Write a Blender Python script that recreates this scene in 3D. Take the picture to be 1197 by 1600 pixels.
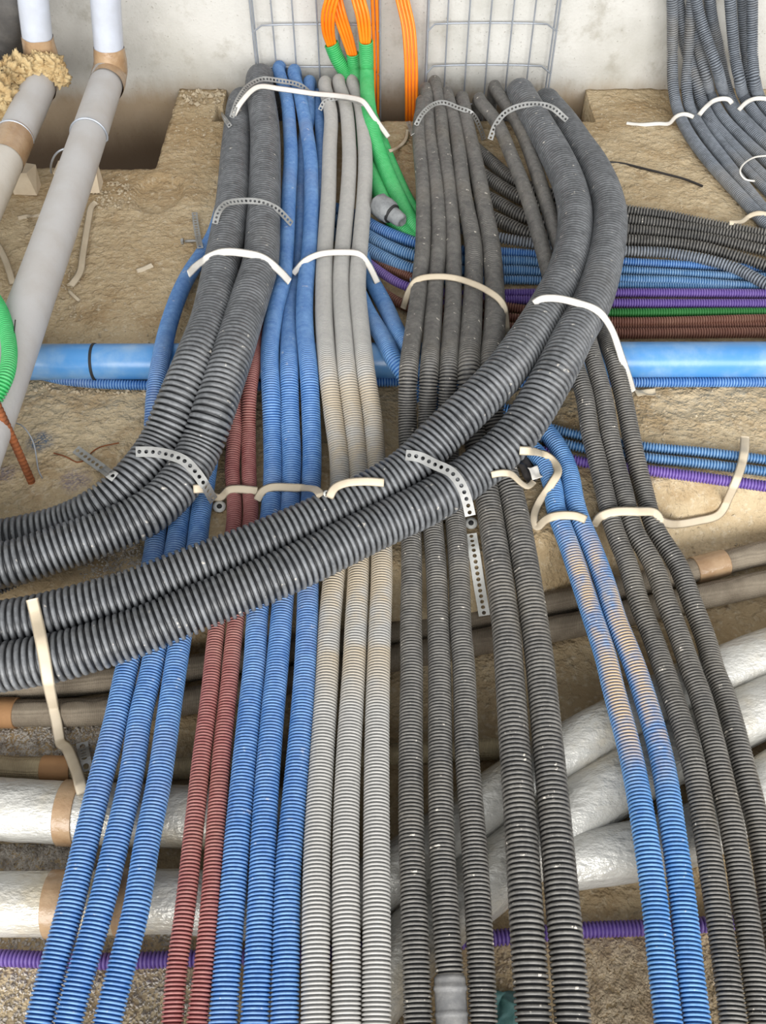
import bpy, math, random
import numpy as np
from mathutils import Vector, noise as mnoise
from mathutils.bvhtree import BVHTree

random.seed(7); rng = np.random.default_rng(7)
S = bpy.context.scene
for o in list(bpy.data.objects): bpy.data.objects.remove(o)

# ------------------------------------------------------------------ camera, light, exposure
F, H, TH = 1428.0, 1.5, math.radians(50)
cam_d = bpy.data.cameras.new('camera'); cam = bpy.data.objects.new('camera', cam_d); S.collection.objects.link(cam)
cam.location = (0, 0, H); cam.rotation_euler = (math.radians(90) - TH, 0, 0)
cam_d.sensor_fit = 'VERTICAL'; cam_d.sensor_height = 36; cam_d.lens = F / 1600 * 36
cam_d.clip_start = .01
S.camera = cam
S.view_settings.view_transform = 'Standard'; S.view_settings.look = 'None'
S.view_settings.gamma = 1; S.view_settings.use_curve_mapping = False
S.view_settings.exposure = 0.0
W = bpy.data.worlds.new('daylight'); S.world = W; W.use_nodes = True
wt = W.node_tree; wg = wt.nodes.new('ShaderNodeTexCoord'); wd = wt.nodes.new('ShaderNodeVectorMath'); wd.operation = 'DOT_PRODUCT'
wd.inputs[1].default_value = (.1, -.86, .5); wt.links.new(wg.outputs['Generated'], wd.inputs[0])
wr = wt.nodes.new('ShaderNodeMapRange'); wr.interpolation_type = 'SMOOTHSTEP'
for i, v in enumerate((-.2, .95, .12, 1.15)): wr.inputs[i + 1].default_value = v
wt.links.new(wd.outputs['Value'], wr.inputs[0]); wt.links.new(wr.outputs[0], wt.nodes['Background'].inputs[1])
wt.nodes['Background'].inputs[0].default_value = (.95, .97, 1, 1)
def area(name, loc, rot, sx, sy, power, col):
    l = bpy.data.lights.new(name, 'AREA'); l.shape = 'RECTANGLE'; l.size = sx; l.size_y = sy; l.energy = power; l.color = col
    o = bpy.data.objects.new(name, l); S.collection.objects.link(o); o.location = loc; o.rotation_euler = rot; return o
area('daylight_opening', (.6, -3.2, 1.9), (math.radians(80), 0, 0), 8, 2.6, 560, (1, .985, .96))

# ------------------------------------------------------------------ geometry helpers
sT, cT = math.sin(TH), math.cos(TH)
def ray(px, py):
    x = (px - 598.5) / F; y = -(py - 800) / F
    return np.array([x, y * sT + cT, y * cT - sT])
CAM = np.array([0, 0, H])
def P(px, py, z): d = ray(px, py); return CAM + d * ((z - H) / d[2])
def PY(px, py, Y): d = ray(px, py); return CAM + d * (Y / d[1])
def sstep(a, b, x):
    t = min(1, max(0, (x - a) / (b - a))); return t * t * (3 - 2 * t)
def prof(tab, y):
    return float(np.interp(y, [a for a, b in tab], [b for a, b in tab]))
WALL = 3.19
def drop(X, Y):
    yd = 1.13 + .29 * sstep(.1, .8, X)
    return -.14 * sstep(0, .15, yd - Y)

BV, BF = [], []                                   # low-detail copies of what is built, for laying straps on
def link(name, verts, faces, mat, parent=None, smooth=True, rib=None, origin=None, dirt=None):
    verts = np.asarray(verts, dtype=float)
    if origin is None:
        origin = np.zeros(3) if parent is not None else np.array([verts[:, 0].mean(), verts[:, 1].mean(), verts[:, 2].min()])
    if parent is not None: origin = np.array(parent.location)
    m = bpy.data.meshes.new(name)
    if isinstance(faces, np.ndarray):
        n = len(faces); k = faces.shape[1]
        m.vertices.add(len(verts)); m.vertices.foreach_set('co', (verts - origin).astype(np.float32).ravel())
        m.loops.add(n * k); m.loops.foreach_set('vertex_index', faces.astype(np.int32).ravel())
        m.polygons.add(n); m.polygons.foreach_set('loop_start', np.arange(0, n * k, k, dtype=np.int32))
        m.update(calc_edges=True)
    else:
        m.from_pydata([tuple(v) for v in (verts - origin)], [], faces)
    m.polygons.foreach_set('use_smooth', [smooth] * len(m.polygons))
    if rib is not None:
        a = m.attributes.new('rib', 'FLOAT', 'POINT'); a.data.foreach_set('value', np.asarray(rib, dtype=np.float32))
    if dirt is not None:
        a = m.attributes.new('dirt', 'FLOAT', 'POINT'); a.data.foreach_set('value', np.asarray(dirt, dtype=np.float32))
    m.materials.append(mat); m.update()
    o = bpy.data.objects.new(name, m); S.collection.objects.link(o)
    if parent is not None: o.parent = parent
    else: o.location = origin
    return o
def tag(o, label=None, cat=None, group=None, kind=None):
    if label: o['label'] = label
    if cat: o['category'] = cat
    if group: o['group'] = group
    if kind: o['kind'] = kind
    return o
def empty(name, loc):
    o = bpy.data.objects.new(name, None); S.collection.objects.link(o); o.location = loc; o.empty_display_size = .05
    return o

def spline(pts, rad, step=.004):
    """dense Catmull-Rom through pts, resampled evenly"""
    pts = [np.asarray(p, float) for p in pts]
    q = [2 * pts[0] - pts[1]] + pts + [2 * pts[-1] - pts[-2]]
    rr = [rad[0]] + list(rad) + [rad[-1]]
    out, ro = [], []
    for i in range(1, len(q) - 2):
        p0, p1, p2, p3 = q[i - 1:i + 3]
        t0 = 0; t1 = t0 + np.linalg.norm(p1 - p0) ** .5; t2 = t1 + np.linalg.norm(p2 - p1) ** .5; t3 = t2 + np.linalg.norm(p3 - p2) ** .5
        n = max(4, int(np.linalg.norm(p2 - p1) / step))
        for t in np.linspace(t1, t2, n, endpoint=False):
            A1 = (t1 - t) / (t1 - t0) * p0 + (t - t0) / (t1 - t0) * p1
            A2 = (t2 - t) / (t2 - t1) * p1 + (t - t1) / (t2 - t1) * p2
            A3 = (t3 - t) / (t3 - t2) * p2 + (t - t2) / (t3 - t2) * p3
            B1 = (t2 - t) / (t2 - t0) * A1 + (t - t0) / (t2 - t0) * A2
            B2 = (t3 - t) / (t3 - t1) * A2 + (t - t1) / (t3 - t1) * A3
            out.append((t2 - t) / (t2 - t1) * B1 + (t - t1) / (t2 - t1) * B2)
            u = (t - t1) / (t2 - t1); ro.append(rr[i] * (1 - u) + rr[i + 1] * u)
    out.append(q[-2]); ro.append(rr[-2])
    out = np.array(out); ro = np.array(ro)
    k = max(1, int(.012 / step))                               # take the corners off
    if len(out) > 8 * k:
        pad = np.concatenate([np.repeat(out[:1], k, 0), out, np.repeat(out[-1:], k, 0)])
        sm = np.stack([np.convolve(pad[:, j], np.ones(2 * k + 1) / (2 * k + 1), 'valid') for j in range(3)], 1)
        sm[0], sm[-1] = out[0], out[-1]; out = sm
    return out, ro
def sweep(path, rad, offs_u, offs_r, seg, rib=None):
    """rings at arclengths offs_u with radius factor/offset offs_r (metres added to the path radius)"""
    d = np.linalg.norm(np.diff(path, axis=0), axis=1); s = np.concatenate([[0], np.cumsum(d)])
    c = np.stack([np.interp(offs_u, s, path[:, j]) for j in range(3)], 1)
    r = np.interp(offs_u, s, rad) + offs_r
    e = .006
    a = np.stack([np.interp(np.clip(offs_u + e, 0, s[-1]), s, path[:, j]) - np.interp(np.clip(offs_u - e, 0, s[-1]), s, path[:, j]) for j in range(3)], 1)
    a /= np.linalg.norm(a, axis=1)[:, None] + 1e-12
    n = np.cross(a[0], [0, 0, 1.]);
    if np.linalg.norm(n) < .1: n = np.cross(a[0], [1., 0, 0])
    n /= np.linalg.norm(n); N = np.zeros_like(c)
    for i in range(len(c)):
        n = n - a[i] * n.dot(a[i]); n /= np.linalg.norm(n); N[i] = n
    B = np.cross(a, N)
    th = np.linspace(0, 2 * math.pi, seg, endpoint=False)
    v = c[:, None] + r[:, None, None] * (np.cos(th)[None, :, None] * N[:, None] + np.sin(th)[None, :, None] * B[:, None])
    v = v.reshape(-1, 3); m = len(c)
    i = np.arange(m - 1)[:, None] * seg; j = np.arange(seg)[None]; j2 = (j + 1) % seg
    f = np.stack([i + j, i + j2, i + seg + j2, i + seg + j], -1).reshape(-1, 4)
    return v, f
def total(path): return np.linalg.norm(np.diff(path, axis=0), axis=1).sum()
def bvh_add(path, rad, seg=10):
    L = total(path); u = np.arange(0, L, .018); v, f = sweep(path, rad, u, np.zeros_like(u), seg)
    b = len(BV); BV.extend(map(tuple, v)); BF.extend([tuple(int(x) + b for x in q) for q in f])
def run_on(pts, far=.5):
    """a run that leaves the photograph carries on a little further"""
    pts = [np.asarray(p, float) for p in pts]
    def out(q):
        d = q[1] * cT - (q[2] - H) * sT; x = 598.5 + F * q[0] / d; y = 800 - F * (q[1] * sT + (q[2] - H) * cT) / d
        return x < -5 or x > 1202 or y > 1605 or y < -5
    def ext(a, b):
        d = a - b; d = d / np.linalg.norm(d)
        if abs(d[2]) < .8: d[2] = 0
        return a + d * far
    if out(pts[0]) and np.linalg.norm(pts[0] - pts[1]) > .01 and pts[0][2] > -.2: pts = [ext(pts[0], pts[1])] + pts
    if out(pts[-1]) and pts[-1][2] > -.2: pts = pts + [ext(pts[-1], pts[-2])]
    return pts
def ribbed(pts, r, pitch, mat, name='corrugated_conduit', parent=None, depth=None, seg=18, bvh=True, wob=.0015, dirt=None):
    if name != 'rebar': pts = run_on(pts)
    rad = [r] * len(pts) if np.isscalar(r) else list(np.interp(np.linspace(0, 1, len(pts)), np.linspace(0, 1, len(r)), r))
    path, ro = spline(pts, rad)
    ph = random.uniform(0, 50)
    t = np.arange(len(path)) * .004
    path = path + wob * np.stack([np.sin(t * 9 + ph), 0 * t, .6 * np.sin(t * 7 + 2 * ph)], 1)
    L = total(path); n = int(L / pitch); r0 = rad[0]
    d = depth or min(.58 * pitch, .0022 + .1 * r0)
    base = np.arange(n) * pitch
    pu = np.array([0, .07, .33, .6, .68]); pr = np.array([0, .86, 1, .86, 0]); pb = np.array([0., .8, 1, .8, 0.])
    u = (base[:, None] + pu[None] * pitch).ravel(); rr = np.tile((pr - 1) * d, n); rb = np.tile(pb, n)
    v, f = sweep(path, ro, u, rr, seg)
    dv = None
    if dirt:                                                     # dried mud: (far, near) reach along the run, amount, top side only?
        y0, y1, am, top = dirt
        c = v.reshape(-1, seg, 3); nz = ((c - c.mean(1, keepdims=True)) / (np.linalg.norm(c - c.mean(1, keepdims=True), axis=2, keepdims=True) + 1e-9))[..., 2].ravel()
        yy = v[:, 1]; dv = np.clip((yy - y0) / .12, 0, 1) * np.clip((y1 - yy) / .12, 0, 1) * am
        if top: dv = dv * np.clip((nz - .35) / .45, 0, 1)
    o = link(name, v, f, mat, parent, True, np.repeat(rb, seg), dirt=dv)
    if bvh: bvh_add(path, ro)
    return o
def smooth_tube(pts, r, mat, name, parent=None, seg=16, bvh=False, cap=False, step=.01, lump=0):
    if name in ('pipe_body', 'white_wrap', 'foam_wrapped_pipe', 'pale_sleeve', 'grey_sleeve', 'orange_cable'): pts = run_on(pts)
    rad = [r] * len(pts) if np.isscalar(r) else list(np.interp(np.linspace(0, 1, len(pts)), np.linspace(0, 1, len(r)), r))
    path, ro = spline(pts, rad)
    L = total(path); u = np.linspace(0, L, max(3, int(L / step))); off = np.zeros_like(u)
    if cap:
        u = np.concatenate([[0], u, [L]]); off = np.concatenate([[-rad[0] * .98], off, [-rad[-1] * .98]])
    v, f = sweep(path, ro, u, off, seg)
    if lump:
        for k in range(len(v)):
            w = mnoise.noise_vector(Vector(v[k] * 28)); v[k] += np.array(w) * lump
    o = link(name, v, f, mat, parent)
    if bvh: bvh_add(path, ro)
    return o
def box(cx, sx, rotz=0, jitter=0):
    c = np.array(cx); s = np.array(sx) / 2
    v = np.array([[x, y, z] for z in (-1, 1) for y in (-1, 1) for x in (-1, 1)], float) * s
    if jitter: v += rng.uniform(-jitter, jitter, v.shape)
    ca, sa = math.cos(rotz), math.sin(rotz); v = v @ np.array([[ca, sa, 0], [-sa, ca, 0], [0, 0, 1]]) + c
    return v, [(0, 2, 3, 1), (4, 5, 7, 6), (0, 1, 5, 4), (2, 6, 7, 3), (0, 4, 6, 2), (1, 3, 7, 5)]
def lathe(profile, seg, origin, axis=(0, 0, 1)):
    q = Vector((0, 0, 1)).rotation_difference(Vector(axis).normalized()); v = []
    for r, z in profile:
        for k in range(seg):
            a = 2 * math.pi * k / seg; v.append(np.array(q @ Vector((r * math.cos(a), r * math.sin(a), z))) + np.array(origin))
    f = [(i * seg + k, i * seg + (k + 1) % seg, (i + 1) * seg + (k + 1) % seg, (i + 1) * seg + k) for i in range(len(profile) - 1) for k in range(seg)]
    return v, f

# ------------------------------------------------------------------ materials
def srgb(*c):
    return tuple(((x / 255) / 12.92 if x <= 10 else (((x / 255) + .055) / 1.055) ** 2.4) for x in c) + (1,)
class NT:
    def __init__(s, name):
        s.m = bpy.data.materials.new(name); s.m.use_nodes = True; s.t = s.m.node_tree; s.b = s.t.nodes['Principled BSDF']
        s.co = s.t.nodes.new('ShaderNodeTexCoord').outputs['Object']
    def n(s, kind, **kw):
        x = s.t.nodes.new(kind)
        for k, v in kw.items(): setattr(x, k, v)
        return x
    def l(s, a, b): s.t.links.new(a, b)
    def noise(s, scale, detail=4, rough=.55, stretch=None):
        x = s.n('ShaderNodeTexNoise'); x.inputs['Scale'].default_value = scale; x.inputs['Detail'].default_value = detail; x.inputs['Roughness'].default_value = rough
        if stretch:
            mp = s.n('ShaderNodeMapping'); mp.inputs['Scale'].default_value = stretch; s.l(s.co, mp.inputs[0]); s.l(mp.outputs[0], x.inputs['Vector'])
        else: s.l(s.co, x.inputs['Vector'])
        return x.outputs['Fac']
    def ramp(s, fac, a, b, va=0, vb=1):
        x = s.n('ShaderNodeMapRange'); x.interpolation_type = 'SMOOTHSTEP'
        for i, v in enumerate((a, b, va, vb)): x.inputs[i + 1].default_value = v
        s.l(fac, x.inputs[0]); return x.outputs[0]
    def math(s, op, a, b):
        x = s.n('ShaderNodeMath', operation=op)
        for i, v in enumerate((a, b)):
            if isinstance(v, (int, float)): x.inputs[i].default_value = v
            else: s.l(v, x.inputs[i])
        return x.outputs[0]
    def mix(s, f, a, b):
        x = s.n('ShaderNodeMix', data_type='RGBA')
        for sock, v in ((x.inputs[0], f), (x.inputs[6], a), (x.inputs[7], b)):
            if isinstance(v, (int, float)): sock.default_value = v
            elif isinstance(v, tuple): sock.default_value = v
            else: s.l(v, sock)
        return x.outputs[2]
    def bump(s, h, strength, dist):
        x = s.n('ShaderNodeBump'); x.inputs['Strength'].default_value = strength; x.inputs['Distance'].default_value = dist
        s.l(h, x.inputs['Height']); s.l(x.outputs[0], s.b.inputs['Normal'])
    def done(s, col=None, rough=.5, metal=0, spec=.5):
        if col is not None:
            if isinstance(col, tuple): s.b.inputs['Base Color'].default_value = col
            else: s.l(col, s.b.inputs['Base Color'])
        if isinstance(rough, (int, float)): s.b.inputs['Roughness'].default_value = rough
        else: s.l(rough, s.b.inputs['Roughness'])
        s.b.inputs['Metallic'].default_value = metal; s.b.inputs['Specular IOR Level'].default_value = spec
        return s.m
def plastic(name, base, dust, amt, rough=.38, tan=.25, tcol=(176, 160, 130), spec=.5, tn=(3.2, .5, .78), speck=0):
    t = NT(name)
    at = t.n('ShaderNodeAttribute', attribute_name='rib').outputs['Fac']
    n1 = t.ramp(t.noise(14, 5, .6), .3, .7, .55, 1)
    n2 = t.ramp(t.noise(70, 4, .65), .3, .7)
    wear = t.math('MULTIPLY', at, t.math('ADD', t.math('MULTIPLY', n1, .6), t.math('MULTIPLY', n2, .4)))
    c = t.mix(t.math('MULTIPLY', wear, amt), srgb(*base), srgb(*dust))
    n3 = t.ramp(t.noise(tn[0], 5, .6), tn[1], tn[2])
    c = t.mix(t.math('MULTIPLY', t.math('MULTIPLY', n3, t.math('ADD', t.math('MULTIPLY', at, .7), .3)), tan), c, srgb(*tcol))
    dt = t.n('ShaderNodeAttribute', attribute_name='dirt').outputs['Fac']
    k = t.math('MULTIPLY', t.math('MULTIPLY', dt, t.ramp(t.noise(11, 5, .6), .36, .6)), t.math('ADD', t.math('MULTIPLY', at, .75), .25))
    c = t.mix(k, c, srgb(*tcol))
    if speck:
        c = t.mix(t.math('MULTIPLY', t.math('MULTIPLY', t.ramp(t.noise(55, 3, .6), .66, .72), at), speck), c, srgb(222, 214, 200))
    return t.done(c, t.math('ADD', t.math('MULTIPLY', n1, .2), rough), 0, spec)
M = {}
M['black'] = plastic('black_corrugated_plastic', (30, 30, 32), (160, 156, 148), .56, .32, .16, speck=.8)
M['bigblack'] = plastic('heavy_black_corrugated_plastic', (30, 31, 33), (172, 175, 178), .48, .26, .06, speck=.5)
M['greyblack'] = plastic('dusty_grey_black_plastic', (56, 60, 66), (160, 168, 178), .7, .45, .3)
M['blue'] = plastic('blue_corrugated_plastic', (12, 80, 150), (146, 188, 226), .62, .36, .3, speck=.35)
M['dirtyblue'] = plastic('blue_plastic_with_tan_dirt', (14, 86, 154), (140, 188, 226), .62, .4, .12, (190, 164, 124), speck=.5)
M['paleblue'] = plastic('dusty_light_blue_plastic', (34, 92, 144), (158, 190, 216), .66, .4, .3)
M['red'] = plastic('dull_red_corrugated_plastic', (110, 40, 42), (188, 140, 132), .6, .5, .25)
M['grey'] = plastic('grey_corrugated_plastic', (146, 145, 142), (200, 197, 190), .6, .5, .15, (180, 160, 126))
M['purple'] = plastic('purple_corrugated_plastic', (80, 54, 132), (158, 134, 196), .5, .4, .15)
M['brown'] = plastic('brown_corrugated_plastic', (92, 50, 38), (170, 126, 106), .55, .5, .2)
M['green'] = plastic('green_corrugated_plastic', (14, 160, 76), (120, 214, 150), .5, .36, .1)
M['darkgreen'] = plastic('dark_green_corrugated_plastic', (24, 104, 42), (90, 160, 90), .4, .4, .1)
def simple(name, col, rough=.5, metal=0, var=.0, vcol=None, vs=20, bump=0, bs=60, spec=.5):
    t = NT(name); c = srgb(*col)
    if var: c = t.mix(t.math('MULTIPLY', t.ramp(t.noise(vs, 5, .6), .35, .7), var), c, srgb(*vcol))
    if bump: t.bump(t.noise(bs, 5, .6), bump, .004)
    return t.done(c, rough, metal, spec)
M['orange'] = simple('orange_cable_sheath', (255, 140, 24), .4, 0, .4, (246, 112, 16), 30)
M['pvc_blue'] = simple('smooth_blue_pipe', (76, 138, 196), .3, 0, .75, (146, 174, 200), 9, .05, 30)
M['strap'] = simple('cream_webbing', (206, 192, 168), .6, 0, .4, (178, 162, 134), 14, .2, 900)
M['whitestrap'] = simple('white_webbing', (224, 220, 212), .55, 0, .35, (196, 188, 174), 14, .2, 900)
M['galv'] = simple('galvanised_steel', (156, 156, 153), .45, .3, .5, (112, 110, 106), 30)
M['washer'] = simple('bright_zinc_washer', (214, 214, 208), .5, .1, .3, (170, 170, 164), 60)
M['wiresteel'] = simple('zinc_wire', (176, 182, 190), .32, .45, .3, (128, 132, 138), 25)
M['rust'] = simple('rusty_steel', (140, 80, 42), .85, .1, .8, (96, 54, 30), 40, .6, 120)
M['greypipe'] = simple('grey_pipe_jacket', (188, 186, 184), .55, 0, .5, (168, 160, 150), 6, .25, 60)
M['palepipe'] = simple('pale_pipe_jacket', (200, 194, 184), .55, 0, .5, (176, 164, 144), 6, .25, 60)
M['whitepipe'] = simple('white_pipe_wrap', (200, 206, 218), .25, 0, .45, (178, 180, 184), 10, .25, 40)
M['tape'] = simple('brown_packing_tape', (176, 148, 116), .2, 0, .7, (148, 116, 84), 22, .6, 45)
M['wool'] = simple('mineral_wool', (200, 178, 134), .95, 0, .8, (160, 128, 82), 30, 1, 90)
M['foam'] = simple('cream_block', (222, 208, 184), .8, 0, .4, (190, 170, 140), 15, .3, 60)
M['card'] = simple('brown_cardboard', (160, 120, 80), .8, 0, .4, (132, 94, 58), 20, .3, 60)
M['darkwrap'] = simple('dark_grey_foam', (84, 82, 80), .7, 0, .5, (120, 116, 110), 14, .4, 60)
M['wire'] = simple('black_wire', (32, 28, 26), .5)
M['rubber'] = simple('black_rubber', (34, 34, 34), .7)
M['teal'] = simple('teal_plastic_sheet', (78, 122, 120), .5, 0, .5, (110, 152, 146), 20, .4, 80)
M['plasterlump'] = simple('mortar_splashed_plastic', (140, 142, 142), .8, 0, .7, (100, 102, 104), 40, .6, 80)
M['sleeve'] = simple('scuffed_grey_sleeve', (104, 104, 104), .5, 0, .6, (146, 144, 140), 30, .3, 60)
M['stone'] = simple('limestone_chips', (196, 182, 156), .9, 0, .7, (150, 130, 100), 30, .4, 120)
M['chips'] = simple('wood_shavings', (196, 178, 150), .9, 0, .8, (144, 122, 94), 40)
M['gravel'] = simple('grey_grit', (206, 198, 186), .9, 0, .8, (120, 108, 94), 60, .4, 120)
M['blacksheet'] = simple('torn_dark_plastic', (70, 66, 64), .4)
def woven(name, col, col2):
    t = NT(name); n = t.ramp(t.noise(9, 5, .6), .35, .7)
    c = t.mix(n, srgb(*col), srgb(*col2))
    w = t.n('ShaderNodeTexWave'); w.wave_type = 'BANDS'; w.bands_direction = 'X'; w.inputs['Scale'].default_value = 90; t.l(t.co, w.inputs['Vector'])
    w2 = t.n('ShaderNodeTexWave'); w2.wave_type = 'BANDS'; w2.bands_direction = 'Z'; w2.inputs['Scale'].default_value = 80; t.l(t.co, w2.inputs['Vector'])
    t.bump(t.math('ADD', w.outputs['Fac'], w2.outputs['Fac']), .5, .002)
    return t.done(c, .75)
M['woven'] = woven('woven_pipe_lagging', (146, 134, 116), (112, 100, 84))
M['woven2'] = woven('tan_woven_lagging', (180, 164, 130), (140, 124, 96))
def foil():
    t = NT('crinkled_foil_wrap'); c = t.mix(t.ramp(t.noise(5, 5, .6), .45, .75), srgb(198, 196, 189), srgb(190, 174, 140))
    h = t.math('ADD', t.noise(34, 4, .6, (.5, 1, 1.6)), t.math('MULTIPLY', t.noise(70, 4, .6), .4)); t.bump(h, .6, .012)
    return t.done(c, .27, .2)
M['foil'] = foil()
def ground():
    t = NT('dusty_concrete_slab')
    big = t.noise(1.6, 6, .6); mid = t.noise(9, 6, .65); fine = t.noise(70, 4, .6)
    c = t.mix(t.ramp(big, .32, .68), srgb(168, 144, 108), srgb(200, 182, 150))
    c = t.mix(t.math('MULTIPLY', t.ramp(mid, .45, .7), .7), c, srgb(156, 130, 94))
    c = t.mix(t.math('MULTIPLY', t.ramp(fine, .5, .75), .5), c, srgb(218, 206, 182))
    # blue marking-paint overspray near the rebar
    def spot(p, rad, col, a):
        nonlocal c
        d = t.n('ShaderNodeVectorMath', operation='DISTANCE'); t.l(t.co, d.inputs[0]); d.inputs[1].default_value = tuple(p)
        k = t.math('MULTIPLY', t.ramp(t.math('ADD', d.outputs['Value'], t.math('MULTIPLY', t.noise(40, 5, .7), rad * 1.2)), rad * .9, rad * 1.6, 1, 0), a)
        k = t.math('MULTIPLY', k, t.ramp(t.noise(160, 3, .7), .35, .6)); c = t.mix(k, c, srgb(*col))
    spot(P(62, 690, 0), .045, (62, 92, 120), .9)
    spot(P(118, 752, 0), .05, (72, 72, 120), .55)
    spot(P(5, 740, 0), .04, (80, 84, 130), .5)
    t.bump(t.math('ADD', t.math('ADD', t.math('MULTIPLY', mid, .6), t.math('MULTIPLY', fine, .25)), t.math('MULTIPLY', t.ramp(t.noise(34, 3, .6), .35, .75), .3)), .9, .02)
    return t.done(c, .9, 0, .2)
M['ground'] = ground()
def concrete():
    t = NT('cast_concrete_wall')
    big = t.noise(2.2, 6, .6); mid = t.noise(12, 6, .65); fine = t.noise(120, 3, .6)
    c = t.mix(t.ramp(big, .35, .65), srgb(184, 182, 174), srgb(208, 206, 200))
    c = t.mix(t.math('MULTIPLY', t.ramp(mid, .52, .75), .6), c, srgb(158, 153, 140))
    c = t.mix(t.math('MULTIPLY', t.ramp(fine, .64, .74), .7), c, srgb(128, 122, 110))
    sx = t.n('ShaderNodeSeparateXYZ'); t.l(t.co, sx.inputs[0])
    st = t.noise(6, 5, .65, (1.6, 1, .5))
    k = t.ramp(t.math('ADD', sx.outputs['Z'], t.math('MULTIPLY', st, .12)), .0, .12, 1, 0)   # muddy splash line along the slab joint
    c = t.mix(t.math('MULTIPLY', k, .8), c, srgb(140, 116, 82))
    k2 = t.ramp(t.math('ADD', sx.outputs['Z'], t.math('MULTIPLY', st, .1)), -.2, .0, 1, 0)  # wet brown low in the slab openings, their shade painted into the tone
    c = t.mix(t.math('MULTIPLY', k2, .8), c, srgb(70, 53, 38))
    t.bump(t.math('ADD', t.math('MULTIPLY', mid, .6), t.math('MULTIPLY', fine, .4)), .5, .008)
    return t.done(c, .85, 0, .2)
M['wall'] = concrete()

# ------------------------------------------------------------------ the slab, the wall, the lower level
HOLE = (-3, P(243, 265, 0)[0], P(200, 265, 0)[1], WALL)              # open shaft at the left
NOTCH = (P(342, 190, 0)[0], P(930, 188, 0)[0], P(600, 190, 0)[1], WALL)
CR = P(248, 302, 0)                                             # knocked-out hollow
PIT = (P(333, 190, 0)[0], P(364, 190, 0)[0], P(345, 190, 0)[1], P(345, 166, 0)[1])   # small square pocket beside the recess
def fz(X, Y):
    v = Vector((X * 5, Y * 5, 0)); n = mnoise.noise(v) * .007 + mnoise.noise(v * 4) * .004 + abs(mnoise.noise(v * 9)) * .0045 + mnoise.noise(v * 19) * .0018
    z = n + drop(X, Y)
    dc = ((X - CR[0]) / .075) ** 2 + ((Y - CR[1]) / .1) ** 2
    z -= .022 * sstep(1.1, .7, dc) if dc < 1.1 else 0
    return z
xs = np.unique(np.concatenate([np.linspace(-2.4, 2.4, 385), [HOLE[1], NOTCH[0], NOTCH[1], PIT[0], PIT[1]]]))
ys = np.unique(np.concatenate([np.linspace(-1.0, WALL, 300), [HOLE[2], NOTCH[2], PIT[2], PIT[3]]]))
def inside(x, y):
    return (x < HOLE[1] and y > HOLE[2]) or (NOTCH[0] < x < NOTCH[1] and y > NOTCH[2]) or (PIT[0] < x < PIT[1] and PIT[2] < y < PIT[3])
fv, ff, idx = [], [], {}
def vid(i, j):
    if (i, j) not in idx:
        x, y = xs[i], ys[j]; jx = 0
        idx[(i, j)] = len(fv); fv.append((x, y, fz(x, y)))
    return idx[(i, j)]
for i in range(len(xs) - 1):
    for j in range(len(ys) - 1):
        if not inside((xs[i] + xs[i + 1]) / 2, (ys[j] + ys[j + 1]) / 2): ff.append((vid(i, j), vid(i + 1, j), vid(i + 1, j + 1), vid(i, j + 1)))
nf = len(ff)
cnt = {}
for q in ff:
    for a, b in zip(q, q[1:] + q[:1]):
        k = (min(a, b), max(a, b)); cnt[k] = None if k in cnt else (a, b)
low = {}
def lowv(a):
    if a not in low:
        x, y, z = fv[a]; low[a] = [len(fv)]
        fv.append((x + mnoise.noise(Vector((x * 9, y * 9, 1))) * .01, y, z - .1)); low[a].append(len(fv)); fv.append((x, y, -.32))
    return low[a]
for e in [v for v in cnt.values() if v]:
    a, b = e; (xa, ya, _), (xb, yb, _) = fv[a], fv[b]
    la, lb = lowv(a), lowv(b); ff.append((b, a, la[0], lb[0])); ff.append((lb[0], la[0], la[1], lb[1]))
fl = link('floor', fv, ff, M['ground'], origin=np.zeros(3)); tag(fl, kind='structure')
BV.extend(fv); BF.extend([tuple(q) for q in ff[:nf]])
# wall
wx = np.linspace(-3, 3, 121); wz = np.linspace(-1.1, 2.2, 67)
wv = [(x, WALL + mnoise.noise(Vector((x * 3, 0, z * 3))) * .004, z) for z in wz for x in wx]
wf = [(j * 121 + i, j * 121 + i + 1, (j + 1) * 121 + i + 1, (j + 1) * 121 + i) for j in range(66) for i in range(120)]
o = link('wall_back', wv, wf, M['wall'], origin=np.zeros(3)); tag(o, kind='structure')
b0 = len(BV); BV.extend(wv); BF.extend([tuple(x + b0 for x in q) for q in wf])
v, f = box((0, 2.6, -1.12), (6, 1.4, .04)); o = link('floor_below', v, f, M['ground'], origin=np.zeros(3), smooth=False); tag(o, kind='structure')
# formwork fin between the two trays
v, f = box(PY(592, 20, WALL) * np.array([1, 1, 0]) + np.array([0, -.004, .55]), (.02, .02, 1.4)); o = link('trim_1', v, f, M['wall'], origin=np.zeros(3), smooth=False); tag(o, kind='structure')

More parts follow.
